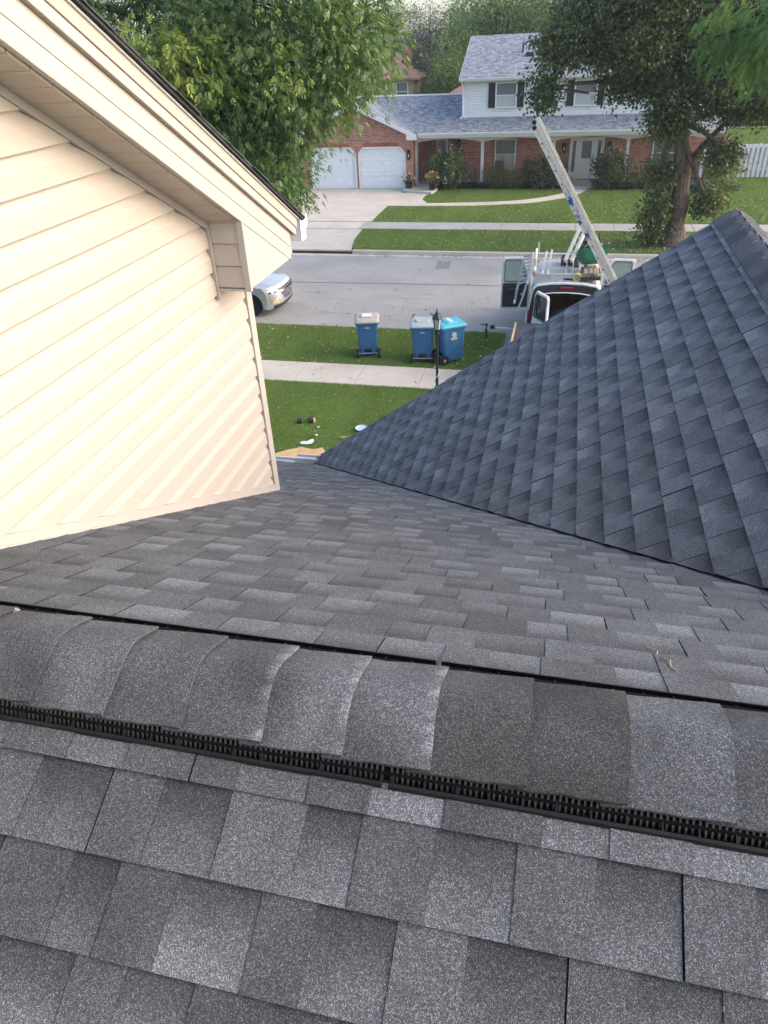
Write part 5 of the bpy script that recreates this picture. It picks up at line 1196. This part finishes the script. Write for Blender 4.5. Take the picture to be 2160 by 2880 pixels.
# things lying on the near lawn
def lump(name, label, cat, c, s, col, rot=0, taper=.75, mat=None):
    g = MB(); Mx = Matrix.Translation(c) @ Matrix.Rotation(rot, 4, 'Z') @ Matrix.Rotation(.25, 4, 'X'); a, b_, h = s
    g.loft([[Mx @ Vector((x * k, y * k, z)) for x, y in ((-a, -b_), (a, -b_ * .8), (a * .9, b_), (-a * .8, b_ * .9))] for k, z in ((1, 0), (1, h * .7), (taper, h))], col=col); return tag(g.build(name, mat or M['attr'], bevel=.006), label, cat)
lump('shingle_scrap', 'small black scrap on the near lawn, left of the pair', 'scrap', (-5.53, 13.9, .17), (.06, .05, .10), (.02, .02, .022), .3)
lump('shingle_scrap', 'black and tan scrap on the near lawn, right of the pair', 'scrap', (-5.27, 14.0, .17), (.09, .06, .12), (.03, .026, .022), .9); lump('cardboard_scrap', 'tan corner of cardboard beside the black scrap', 'scrap', (-5.20, 13.96, .18), (.03, .04, .10), (.40, .28, .16), .9)
g = MB(); P = [(-.16, 0), (-.1, .035), (0, .02), (.08, .07), (.14, .09), (.15, .02), (.08, -.05), (-.04, -.06), (-.13, -.04)]; Mx = Matrix.Translation((-5.02, 12.92, .215)) @ Matrix.Rotation(.25, 4, 'Z') @ Matrix.Rotation(.3, 4, 'X')
g.prism([Mx @ Vector((x, y, 0)) for x, y in P], (0, 0, .012), (.52, .57, .60)); tag(g.build('broken_plate', M['attr']), 'curved white shard lying on the near lawn', 'plate')
for x, y, r in ((-4.93, 13.3, .035), (-5.0, 13.68, .028)): g = MB(); g.lathe([(r * .6, .19), (r, .20), (r, .215), (r * .5, .22)], (x, y, 0), 8, col=(.45, .5, .38)); tag(g.build('paper_scrap', M['attr']), 'pale scrap above the white shard on the lawn, nearer it' if y < 13.5 else 'pale scrap on the lawn below the two black scraps', 'scrap')
g = MB(); g.lathe([(.10, .19), (.14, .215), (.145, .225), (.11, .205)], (-4.0, 13.75, 0), 20, col=(.36, .45, .56)); tag(g.build('plate', M['attr']), 'pale blue plate on the lawn at the edge of the wing roof', 'plate')
g = MB(); g.prism([(-4.42, 13.3, .20), (-4.22, 13.33, .20), (-4.3, 13.2, .23)], (0, 0, .01), (.22, .21, .22)); tag(g.build('shingle_scrap', M['attr']), 'grey shingle offcut poking out beside the blue plate', 'scrap')
g = MB(); P = [(-5.75, 11.55), (-5.5, 12.05), (-5.2, 12.27), (-4.95, 12.42), (-4.85, 12.38), (-4.68, 12.36), (-4.5, 12.45), (-4.35, 12.2), (-4.35, 11.2), (-5.75, 11.2)]
g.prism([(x, y, .30 + (y - 11) * .05) for x, y in P], (0, 0, .018)); M['osb'] = plain('tan_sheathing', (.48, .32, .15), .8, .15, 5, .2, dirt=(.36, .22, .10)); tag(g.build('plywood_sheet', M['osb']), 'torn tan plywood sheet below the eave gutter', 'plywood')
# bits on the roof
def twig(name, label, cat, pts, r, col): g = MB(); g.tube(pts, r, 5, col=col); tag(g.build(name, M['attr']), label, cat)
def on_street(x, y, h=.012): return (x, y, zst(y) + h)
twig('twig', 'pale crooked twig lying on the street-side roof slope', 'twig', [on_street(.285, 1.31), on_street(.30, 1.27, .018), on_street(.295, 1.25), on_street(.318, 1.22, .018), on_street(.315, 1.19), on_street(.325, 1.17)], .0013, (.34, .29, .19))
def on_cap(x, y, h): return Vector((x, y, ridge_prof(y, h)))
for x, y, s_, col, lab in ((-1.098, .952, .011, (.30, .24, .20), 'tan leaf scrap on the leftmost ridge caps'), (-.968, .93, .008, (.02, .02, .02), 'tiny black crumb on the ridge cap near the far edge'), (-.93, .80, .011, (.12, .10, .085), 'grey-brown leaf scrap at the picture edge above the vent')):
    g = MB(); c = on_cap(x, y, .008); g.add([c + Vector(p) * s_ for p in ((-1.2, 0, 0), (-.3, .7, .3), (1, .5, .1), (1.1, -.3, .4), (0, -.7, 0), (0, 0, .6))], [(0, 1, 5), (1, 2, 5), (2, 3, 5), (3, 4, 5), (4, 0, 5), (0, 4, 3, 2, 1)], col); tag(g.build('leaf_scrap', M['attr']), lab, 'leaf')
# ================================================================ TREES, SHRUBS, PLANTS
def unit(a): return a / (np.linalg.norm(a, axis=1, keepdims=True) + 1e-9)
TPL = {}
TPL['simple'] = (np.array([[0, 0, 0], [.45, .27, .06], [1, 0, -.05], [.45, -.27, .06]]), [[0, 3, 2, 1]])
TPL['broad'] = (np.array([[0, 0, 0], [.25, .42, .05], [.62, .36, 0], [1, 0, -.10], [.62, -.36, 0], [.25, -.42, .05]]), [[0, 5, 2, 1], [5, 4, 3, 2]])
def compound(n, ll, wd, droop, ln=1.0):
    V_ = []; F = []
    for k in range(n):
        f = .25 + .75 * (k // 2) / max(1, (n - 1) // 2); sd_ = (1 if k % 2 else -1) if k < n - 1 else 0; x0 = f * ln if sd_ else ln
        a = R(52) * sd_; dx, dy = math.cos(a), math.sin(a); z0 = -droop * f * f; b0 = len(V_); nx, ny = -dy, dx
        V_ += [(x0, 0, z0), (x0 + dx * ll * .45 + nx * wd, dy * ll * .45 + ny * wd, z0 - ll * .12), (x0 + dx * ll, dy * ll, z0 - ll * .45), (x0 + dx * ll * .45 - nx * wd, dy * ll * .45 - ny * wd, z0 - ll * .12)]; F.append([b0, b0 + 3, b0 + 2, b0 + 1])
    return np.array(V_), F
TPL['ash'] = compound(7, .52, .115, .2)
TPL['locust'] = compound(15, .30, .055, .75, 1.4)
def leaves(name, P, D, size, col, kind, parent, roll=.7, mat=None):
    T, F = TPL[kind]; n = len(P); m = len(T); D = unit(D); up = np.zeros((n, 3)); up[:, 2] = 1; up += rng.normal(0, roll, (n, 3))
    Sd = unit(np.cross(up, D)); Nn = np.cross(D, Sd); sz = size[:, None, None]
    V = P[:, None, :] + sz * (T[None, :, 0:1] * D[:, None, :] + T[None, :, 1:2] * Sd[:, None, :] + T[None, :, 2:3] * Nn[:, None, :])
    Fa = (np.array(F)[None] + (np.arange(n) * m)[:, None, None]).reshape(-1, 4)
    return fast_mesh(name, V.reshape(-1, 3), Fa, mat or M['leaf'], np.repeat(col, m, 0), parent)
def crown_pts(ells, cl_r, per, down=.5, shell=(.72, 1.05), flat=.7):
    """clumps spread on ellipsoid shells -> leaf points, directions, clump id"""
    Ps = []; Ds = []; ids = []; cid = 0; cc = []
    for (c, r, n) in ells:
        c = np.array(c, float); r = np.array(r, float)
        d = unit(rng.normal(0, 1, (n, 3))); rad = rng.uniform(*shell, (n, 1)) * (1 + .12 * np.sin(d[:, 0:1] * 5 + c[0]) + .1 * np.sin(d[:, 2:3] * 7 + c[1]))
        C_ = c + d * r * rad; cc.append(C_)
        for i in range(n):
            k = int(per * rng.uniform(.5, 1.4)); rr_ = cl_r * rng.uniform(.6, 1.35)
            o = rng.normal(0, 1, (k, 3)) * [rr_, rr_, rr_ * flat]; Ps.append(C_[i] + o)
            Ds.append(unit(o + d[i] * rr_ * .8) + rng.normal(0, .45, (k, 3)) + [0, 0, -down]); ids.append(np.full(k, cid)); cid += 1
    return np.concatenate(Ps), np.concatenate(Ds), np.concatenate(ids), np.concatenate(cc)
def tones(ids, a, b_, spread=.35, yellow=None, yf=.0):
    n = ids.max() + 1; t = rng.normal(.45, spread, n)[ids] + rng.normal(0, .2, len(ids)); t = np.clip(t, 0, 1)[:, None]
    c = np.array(a) * (1 - t) + np.array(b_) * t
    if yellow is not None:
        m = (rng.random(n) < yf)[ids]; c[m] = c[m] * .25 + np.array(yellow) * .75 * rng.uniform(.7, 1.2, (m.sum(), 1))
    return c
def limb(mb, a, b_, r0, r1, n=7, bend=.25, seg=5):
    a = Vector(a); b_ = Vector(b_); L = (b_ - a).length; pts = []; rad = []
    off = Vector((random.uniform(-1, 1), random.uniform(-1, 1), random.uniform(.2, 1))) * L * bend * .35
    for i in range(seg + 1):
        f = i / seg; p = a.lerp(b_, f) + off * math.sin(math.pi * f) + Vector((noise.noise(a * 3 + Vector((f * 4, 0, 0))), noise.noise(b_ * 3 + Vector((0, f * 4, 0))), 0)) * L * .03 * math.sin(math.pi * f); pts.append(p); rad.append(r0 + (r1 - r0) * f)
    mb.tube(pts, rad, n)
def tree(name, label, base, trunk, ells, cl_r, per, kind, size, ca, cb, yellow=None, yf=0, r=.3, bark='bark', twigs=.25, down=.5, group=None, flat=.7, shell=(.72, 1.05), limb_r=.09, spread=.35, extra=None, roll=.7):
    t = thing(name, label, 'tree', base, group)
    g = MB(); pts = [Vector(base) + Vector((0, 0, -.2))] + [Vector(p) for p in trunk]; n = len(pts)
    P2 = []; R2 = []
    for i in range(n - 1):
        for k in range(5):
            f = k / 5; p = pts[i].lerp(pts[i + 1], f); q = (i + f) / (n - 1); fl = 1 + .7 * max(0, 1 - (p.z - base[2]) / .7) ** 2 if p.z - base[2] < .7 else 1; P2.append(p + Vector((noise.noise(p * 1.3), noise.noise(p * 1.3 + Vector((5, 0, 0))), 0)) * r * .25); R2.append(r * (1 - .45 * q) * fl)
    P2.append(pts[-1]); R2.append(r * .5); g.tube(P2, R2, 14); g.build('trunk', M[bark], t, smooth=True)
    Pp, Dd, ids, cc = crown_pts(ells, cl_r, per, down, shell, flat)
    g = MB(); top = pts[-1]; starts = [pts[-1]] + ([pts[-2].lerp(pts[-1], .6)] if n > 2 else [])
    k0 = 0
    for (c, rr_, nn) in ells:
        cv = Vector(c); st = min(starts, key=lambda s_: (s_ - cv).length); limb(g, st, cv, min(limb_r, r * .6), limb_r * .3, 7)
        for i in range(int(nn * twigs)): q = Vector(cc[k0 + random.randrange(nn)]); limb(g, cv.lerp(st, random.uniform(0, .35)), q, limb_r * .28, .006, 5, .3, 4)
        k0 += nn
    for e in (extra or []): limb(g, *e)
    g.build('branches', M[bark], t, smooth=True)
    sz = size * rng.uniform(.6, 1.3, len(Pp)); leaves('crown', Pp, Dd, sz, tones(ids, ca, cb, spread, yellow, yf), kind, t, roll); return t
# --- ash on the near verge, left
tree('ash_tree', 'large leafy ash filling the upper left above the parked car', (-9.7, 19.2, .12), [(-9.6, 19.0, 2.5), (-9.4, 18.8, 4.6), (-9.3, 18.8, 6.2), (-9.2, 18.8, 7.6)],
     [((-10.6, 19.2, 8.9), (4.0, 2.6, 3.4), 330), ((-7.0, 18.5, 8.4), (2.5, 2.2, 2.3), 260), ((-6.55, 18.1, 6.6), (1.75, 1.5, 1.15), 150), ((-6.75, 17.8, 4.85), (.62, .6, .75), 40), ((-7.4, 17.9, 5.7), (1.0, .9, .8), 60), ((-5.0, 18.4, 7.2), (1.0, 1.1, .8), 60), ((-8.6, 17.6, 6.3), (1.5, 1.2, 1.3), 110), ((-13.2, 18.4, 8.4), (2.8, 2.4, 3.0), 170), ((-5.4, 18.6, 9.0), (1.6, 1.6, 1.3), 90)],
     .34, 27, 'ash', .145, (.052, .102, .036), (.155, .228, .075), (.24, .29, .08), .06, .26, 'bark_dark', .25, .45, None, .8, (.6, 1.04), .10)
t = [o for o in S.objects if o.name.startswith('ash_tree')][0]
Pp, Dd, ids, cc = crown_pts([((-9.9, 16.6, 7.4), (1.7, .6, .55), 34), ((-8.7, 16.5, 7.25), (1.2, .5, .6), 36), ((-7.7, 16.7, 6.8), (.6, .4, .4), 14), ((-11.2, 16.6, 8.3), (1.0, .6, .5), 22), ((-6.4, 17.0, 6.9), (.5, .4, .5), 10)], .26, 14, .8, (.3, 1.0), .7)
leaves('light_leaf_sprays', Pp, Dd, .20 * rng.uniform(.7, 1.2, len(Pp)), tones(ids, (.15, .22, .05), (.28, .33, .08), .3), 'ash', t)
# --- maple on the far verge
tree('maple_tree', 'dark-leaved maple with forked trunk and shoots on the far verge', (4.16, 30.75, .17), [(4.2, 30.75, 1.4), (4.12, 30.75, 2.7), (4.0, 30.8, 3.4), (3.7, 30.9, 5.0)],
     [((-1.1, 30.4, 5.6), (.55, .6, .85), 26), ((-.5, 30.6, 6.8), (1.0, 1.0, .7), 50), ((.5, 30.7, 6.95), (1.2, 1.2, .75), 66), ((1.75, 30.4, 5.75), (.75, .8, .6), 40), ((2.2, 30.6, 6.6), (1.5, 1.4, 1.1), 90), ((3.3, 29.9, 5.2), (1.0, .8, .9), 60), ((3.2, 30.0, 4.4), (.55, .5, .45), 22), ((4.6, 30.0, 6.0), (1.4, 1.2, 1.1), 70), ((6.2, 30.6, 5.9), (1.5, 1.4, 1.2), 80), ((6.6, 30.6, 4.9), (1.1, 1.1, .6), 45), ((5.2, 30.2, 3.5), (.55, .45, .45), 18), ((2.6, 31.2, 8.6), (3.6, 2.4, 1.4), 190), ((6.4, 31.3, 8.2), (2.4, 2.2, 1.6), 110), ((8.3, 31.0, 6.6), (1.6, 1.6, 1.6), 60), ((5.5, 30.5, 5.1), (1.1, 1.0, .7), 46), ((7.4, 30.7, 5.5), (1.1, 1.1, .8), 40), ((4.3, 31.2, 7.2), (1.8, 1.2, .9), 60), ((.2, 31.4, 7.8), (1.5, 1.2, .6), 50),
      ((3.30, 30.5, 1.45), (.33, .35, .75), 22), ((3.30, 30.5, 2.8), (.4, .4, .45), 16), ((5.2, 30.5, 1.75), (.48, .35, .5), 20), ((3.35, 30.4, .6), (.3, .3, .35), 8)],
     .25, 84, 'broad', .10, (.032, .053, .020), (.100, .138, .046), (.19, .175, .055), .07, .38, 'bark', .3, .7, None, .75, (.35, 1.05), .13, .3, [((4.0, 30.7, 2.6), (3.25, 30.6, 5.2), .17, .10, 9), ((4.15, 30.8, 2.8), (5.4, 31, 4.4), .16, .07, 9), ((5.4, 31, 4.4), (7.2, 31, 5.6), .08, .04, 7)])
# --- fine-leaved tree reaching in at the right
tree('locust_tree', 'feathery light green tree reaching in at the upper right', (6.2, 13.6, .15), [(6.1, 13.6, 3), (5.7, 13.5, 6), (5.2, 13.4, 8)],
     [((2.35, 13.6, 7.5), (.5, .5, .35), 30), ((2.6, 13.6, 7.05), (.35, .4, .3), 18), ((1.95, 13.6, 7.3), (.22, .3, .10), 7), ((3.15, 13.2, 7.85), (.75, .8, .45), 48), ((2.85, 13.1, 7.35), (.45, .5, .35), 26), ((3.3, 13.1, 6.95), (.5, .5, .32), 26), ((4.6, 13.5, 8.2), (1.2, 1.1, .9), 60), ((3.7, 13.3, 7.4), (.6, .7, .5), 34)],
     .16, 16, 'locust', .14, (.06, .13, .035), (.17, .27, .09), (.30, .32, .05), .10, .22, 'bark_dark', .3, 1.3, None, .8, (.3, 1.0), .05)
# --- trees behind the brick house
def bg_tree(name, label, x, y, h, r, ca, cb, n=150, size=.28, low=.25, per=80, yellow=None, yf=0, down=.4, grp='trees behind the brick house'):
    zc = h * (1 + low) / 2; E_ = [((x, y, zc + .15 * h), (r * .8, r * .8, h * (1 - low) / 2 * .8), int(n * .5)), ((x - r * .45, y - .3, zc - .12 * h), (r * .6, r * .6, h * .24), int(n * .25)), ((x + r * .4, y - .4, zc - .05 * h), (r * .62, r * .6, h * .26), int(n * .3))]
    tree(name, label, (x, y, .19), [(x + .1, y, h * .3), (x - .1, y, h * .65)], E_, .42 * r / 3 + .16, per, 'simple', size * .62, ca, cb, yellow, yf, .2 + h * .01, 'bark_dark', .05, down, grp, .8, (.25, 1.05), .07, .28)
G1, G2 = (.065, .115, .038), (.18, .25, .085)
bg_tree('plum_tree', 'dark purple-leaved tree left of the tall green ones', -11.9, 64.5, 8.3, 2.5, (.04, .042, .045), (.10, .098, .104), 170, .26, .1)
bg_tree('broadleaf_tree', 'bushy light green tree against the white gable end', -9.0, 60.5, 7.2, 2.2, (.05, .09, .025), (.23, .29, .11), 170, .24, .0)
bg_tree('broadleaf_tree', 'low green tree beside the tan house corner', -10.7, 61.0, 4.6, 1.3, (.05, .09, .03), (.2, .27, .11), 90, .2, .0)
bg_tree('broadleaf_tree', 'tall pale green tree rising over the roof ridge', -6.4, 67, 12.5, 4.0, G1, (.21, .29, .10), 300, .34, .1)
bg_tree('broadleaf_tree', 'tall green tree with yellow patches behind the ridge', -1.0, 66, 11.5, 3.4, G1, (.20, .26, .075), 240, .32, .1, 66, (.27, .25, .05), .12)
bg_tree('broadleaf_tree', 'dark green tree behind the maple crown', 4.5, 64, 12, 3.6, (.04, .07, .026), (.12, .17, .06), 220, .34)
bg_tree('broadleaf_tree', 'dark green tree right of the roof ridge end', 9.5, 66, 12, 3.8, (.04, .07, .026), (.12, .17, .06), 200, .34)
bg_tree('broadleaf_tree', 'tall dark tree standing over the far hedge', 15.5, 70.5, 12, 3.6, (.04, .07, .026), (.13, .17, .06), 180, .36, .3)
bg_tree('broadleaf_tree', 'hazy green tree just right of the ash crown', -16.2, 74, 9.6, 2.8, G1, (.19, .24, .085), 190, .3, .1)
bg_tree('broadleaf_tree', 'thin airy tree standing in the gap of sky', -14.0, 80, 11.5, 1.2, (.06, .09, .03), (.13, .16, .06), 60, .24, .3, 16)
bg_tree('broadleaf_tree', 'round green tree filling the lower part of the sky gap', -13.6, 86, 7.4, 3.0, G1, (.19, .24, .085), 180, .34, .1)
bg_tree('broadleaf_tree', 'broad green tree hidden behind the left ash crown', -22, 70, 11, 4.5, G1, G2, 200, .4)
bg_tree('broadleaf_tree', 'tall tree behind the ash near the picture top left', -31, 68, 12, 5, G1, G2, 180, .42)
bg_tree('broadleaf_tree', 'green tree filling the gap between ridge and plum tree', -10.2, 78, 10.5, 3.6, G1, (.19, .26, .09), 200, .34, .1)
bg_tree('broadleaf_tree', 'distant green tree behind the two tallest crowns', -3.5, 78, 12.5, 4.2, G1, (.18, .25, .08), 200, .38, .1)
# --- shrubs
def shrub(name, label, c, r, n, per, size, ca, cb, kind='simple', yellow=None, yf=0, shoots=None, group=None, cl=.16, shell=(.6, 1.02)):
    t = thing(name, label, 'shrub', (c[0], c[1], .2), group)
    Pp, Dd, ids, cc = crown_pts([(c, r, n)], cl, per, .1, shell, .8); k = Pp[:, 2] > .22; Pp, Dd, ids = Pp[k], Dd[k], ids[k]
    g = MB()
    for i in range(7): limb(g, (c[0] + random.uniform(-.15, .15), c[1] + random.uniform(-.1, .1), .15), cc[random.randrange(len(cc))], .025, .008, 5)
    g.build('stems', M['bark_dark'], t)
    leaves('foliage', Pp, Dd, size * rng.uniform(.6, 1.3, len(Pp)), tones(ids, ca, cb, .35, yellow, yf), kind, t)
    if shoots:
        g = MB(); Ps = []; 
        for i in range(shoots):
            a = random.uniform(0, 6.28); b0 = Vector((c[0] + r[0] * .7 * math.cos(a) * random.random(), c[1] + r[1] * .6 * math.sin(a), c[2] + r[2] * .75)); tp = b0 + Vector((random.uniform(-.3, .3), random.uniform(-.2, .2), random.uniform(.3, .65))); limb(g, b0, tp, .010, .004, 4)
            for f in np.linspace(.45, 1, 6): Ps.append(b0.lerp(tp, f))
        g.build('shoots', M['bark'], t); Ps = np.array([tuple(p) for p in Ps]); n_ = len(Ps)
        leaves('flower_tips', Ps, rng.normal(0, 1, (n_, 3)), .10 * rng.uniform(.6, 1.2, n_), np.array([.5, .45, .34]) * rng.uniform(.6, 1.1, (n_, 1)), 'simple', t)
D1, D2 = (.035, .06, .03), (.12, .16, .08)
shrub('round_shrub', 'large round shrub with pale flowering shoots near the garage', (-6.35, 42.15, 1.15), (.95, .6, .88), 130, 22, .11, (.045, .08, .032), (.17, .23, .10), 'broad', None, 0, 12)
shrub('yew_shrub', 'clipped olive yew in front of the first porch chair', (-3.95, 42.2, .72), (.58, .45, .5), 80, 30, .075, (.07, .085, .028), (.19, .19, .07))
shrub('yew_shrub', 'clipped olive yew below the curtained window, right of its twin', (-2.92, 42.2, .70), (.55, .45, .46), 75, 30, .075, (.07, .085, .028), (.19, .19, .07))
shrub('round_shrub', 'dark round shrub left of the front door behind the ladder', (-1.05, 42.15, 1.0), (.85, .5, .85), 120, 22, .10, D1, D2, 'broad', None, 0, 9)
shrub('round_shrub', 'dark round shrub right of the front door', (2.2, 42.1, 1.05), (1.0, .5, .9), 140, 22, .10, D1, D2, 'broad', None, 0, 11)
shrub('spirea_shrub', 'low olive shrub left of the maple trunk', (3.75, 42.15, .6), (.65, .4, .42), 70, 24, .08, (.05, .055, .018), (.15, .13, .045))
shrub('spirea_shrub', 'low olive shrub hidden behind the maple trunk', (5.1, 42.0, .6), (.6, .4, .40), 60, 24, .08, (.05, .06, .018), (.13, .13, .045))
shrub('tall_shrub', 'tall light green shrub at the fence corner', (7.75, 42.9, 1.15), (.75, .6, .95), 140, 26, .11, (.03, .065, .02), (.19, .26, .09), 'simple', (.3, .33, .1), .08)
shrub('low_shrub', 'yellow-green low plant at the bed corner by the lawn', (7.6, 41.4, .45), (.65, .4, .28), 50, 20, .10, (.06, .09, .03), (.22, .25, .10))
shrub('bare_shrub', 'sparse twiggy plant on the porch edge left of the yews', (-5.0, 42.45, .7), (.3, .2, .5), 12, 8, .07, (.08, .08, .04), (.14, .12, .07))
shrub('bare_shrub', 'sparse twiggy plant right of the yews', (-2.1, 42.4, .7), (.35, .2, .45), 12, 8, .07, (.08, .08, .04), (.14, .12, .07))
t = thing('clipped_hedge', 'dark clipped hedge across the far back lawn', 'hedge', (15, 68, .2))
n_ = 9000; P = np.stack([rng.uniform(9, 22, n_), rng.uniform(67.4, 68.6, n_), rng.uniform(.2, 1.35, n_)], 1); leaves('foliage', P, rng.normal(0, 1, (n_, 3)), np.full(n_, .22), np.array([.035, .055, .018]) * rng.uniform(.5, 1.6, (n_, 1)), 'simple', t)
# ground cover
for bed, lab in ((bed_a, 'dark green ground cover along the porch left of the walk'), (bed_b, 'dark green ground cover along the porch right of the walk')):
    g = MB(); g.prism([(x, y, .17) for x, y in bed], (0, 0, .03)); g.build('planting_bed', M['soil'])['kind'] = 'structure'
    bp = np.array(bed); n_ = 14000; P = np.stack([rng.uniform(bp[:, 0].min(), bp[:, 0].max(), n_), rng.uniform(bp[:, 1].min(), bp[:, 1].max(), n_)], 1); P = P[in_poly(P, bed)]; n_ = len(P); P = np.concatenate([P, (.2 + rng.uniform(0, .26, n_) * (1 + .3 * lf_noise(P, 3)))[:, None]], 1); D = rng.normal(0, .7, (n_, 3)); D[:, 2] = np.abs(D[:, 2]) * .5
    o = leaves('ground_cover', P, D, .09 * rng.uniform(.6, 1.2, n_), np.array([.02, .05, .022]) * rng.uniform(.5, 1.9, (n_, 1)), 'simple', None); tag(o, lab, 'ground cover', None, 'stuff')
# potted flowers
def pot(label, x, y, z, cols, leafc):
    t = thing('flower_pot', label, 'pot', (x, y, z)); g = MB(); g.lathe([(.13, 0), (.15, .02), (.20, .36), (.22, .37), (.22, .42), (.19, .42), (.18, .36)], (x, y, z), 18); g.build('pot', M['blackgloss'], t)
    Pp, Dd, ids, cc = crown_pts([((x, y, z + .62), (.32, .3, .26), 26)], .07, 14, .1, (.4, 1.0), .8); leaves('foliage', Pp, Dd, .08 * rng.uniform(.6, 1.2, len(Pp)), np.array(leafc) * rng.uniform(.6, 1.4, (len(Pp), 1)), 'simple', t)
    n_ = 60; d = unit(rng.normal(0, 1, (n_, 3))) * [.36, .33, .30]; d[:, 2] = np.abs(d[:, 2]); leaves('blossoms', np.array([x, y, z + .6]) + d, rng.normal(0, 1, (n_, 3)), .12 * rng.uniform(.6, 1.1, n_), np.array(cols)[rng.integers(0, len(cols), n_)] * rng.uniform(.8, 1.1, (n_, 1)), 'broad', t)
pot('black pot of white and pink flowers by the garage corner', -8.52, 41.75, .20, [(.75, .72, .66), (.8, .78, .74), (.6, .2, .25)], (.06, .10, .04)); pot('black pot of yellow and rust foliage on the porch step', -7.12, 41.15, .32, [(.45, .30, .08), (.5, .25, .1), (.65, .6, .5)], (.12, .11, .03))
g = MB(); g.lathe([(.12, .36), (.2, .5), (.22, .62), (.18, .72), (.2, .75), (.16, .75)], (4.0, 43.2, 0), 16, col=(.42, .22, .13)); tag(g.build('urn', M['attr'], smooth=True), 'terracotta urn on the porch near the right window', 'urn')
# ================================================================ AIR
m, t, b, o = nodes('haze_air'); t.nodes.remove(b); pv = N(t, 'VolumePrincipled'); pv.inputs['Color'].default_value = (.93, .95, 1.0, 1); pv.inputs['Density'].default_value = .0005; pv.inputs['Anisotropy'].default_value = .3
t.links.new(pv.outputs[0], o.inputs['Volume'])
g = MB(); g.box((-440, -440, -1.3), (440, 440, 16)); hz = g.build('haze', m); tag(hz, 'thin pale evening haze over the whole street', None, None, 'stuff')
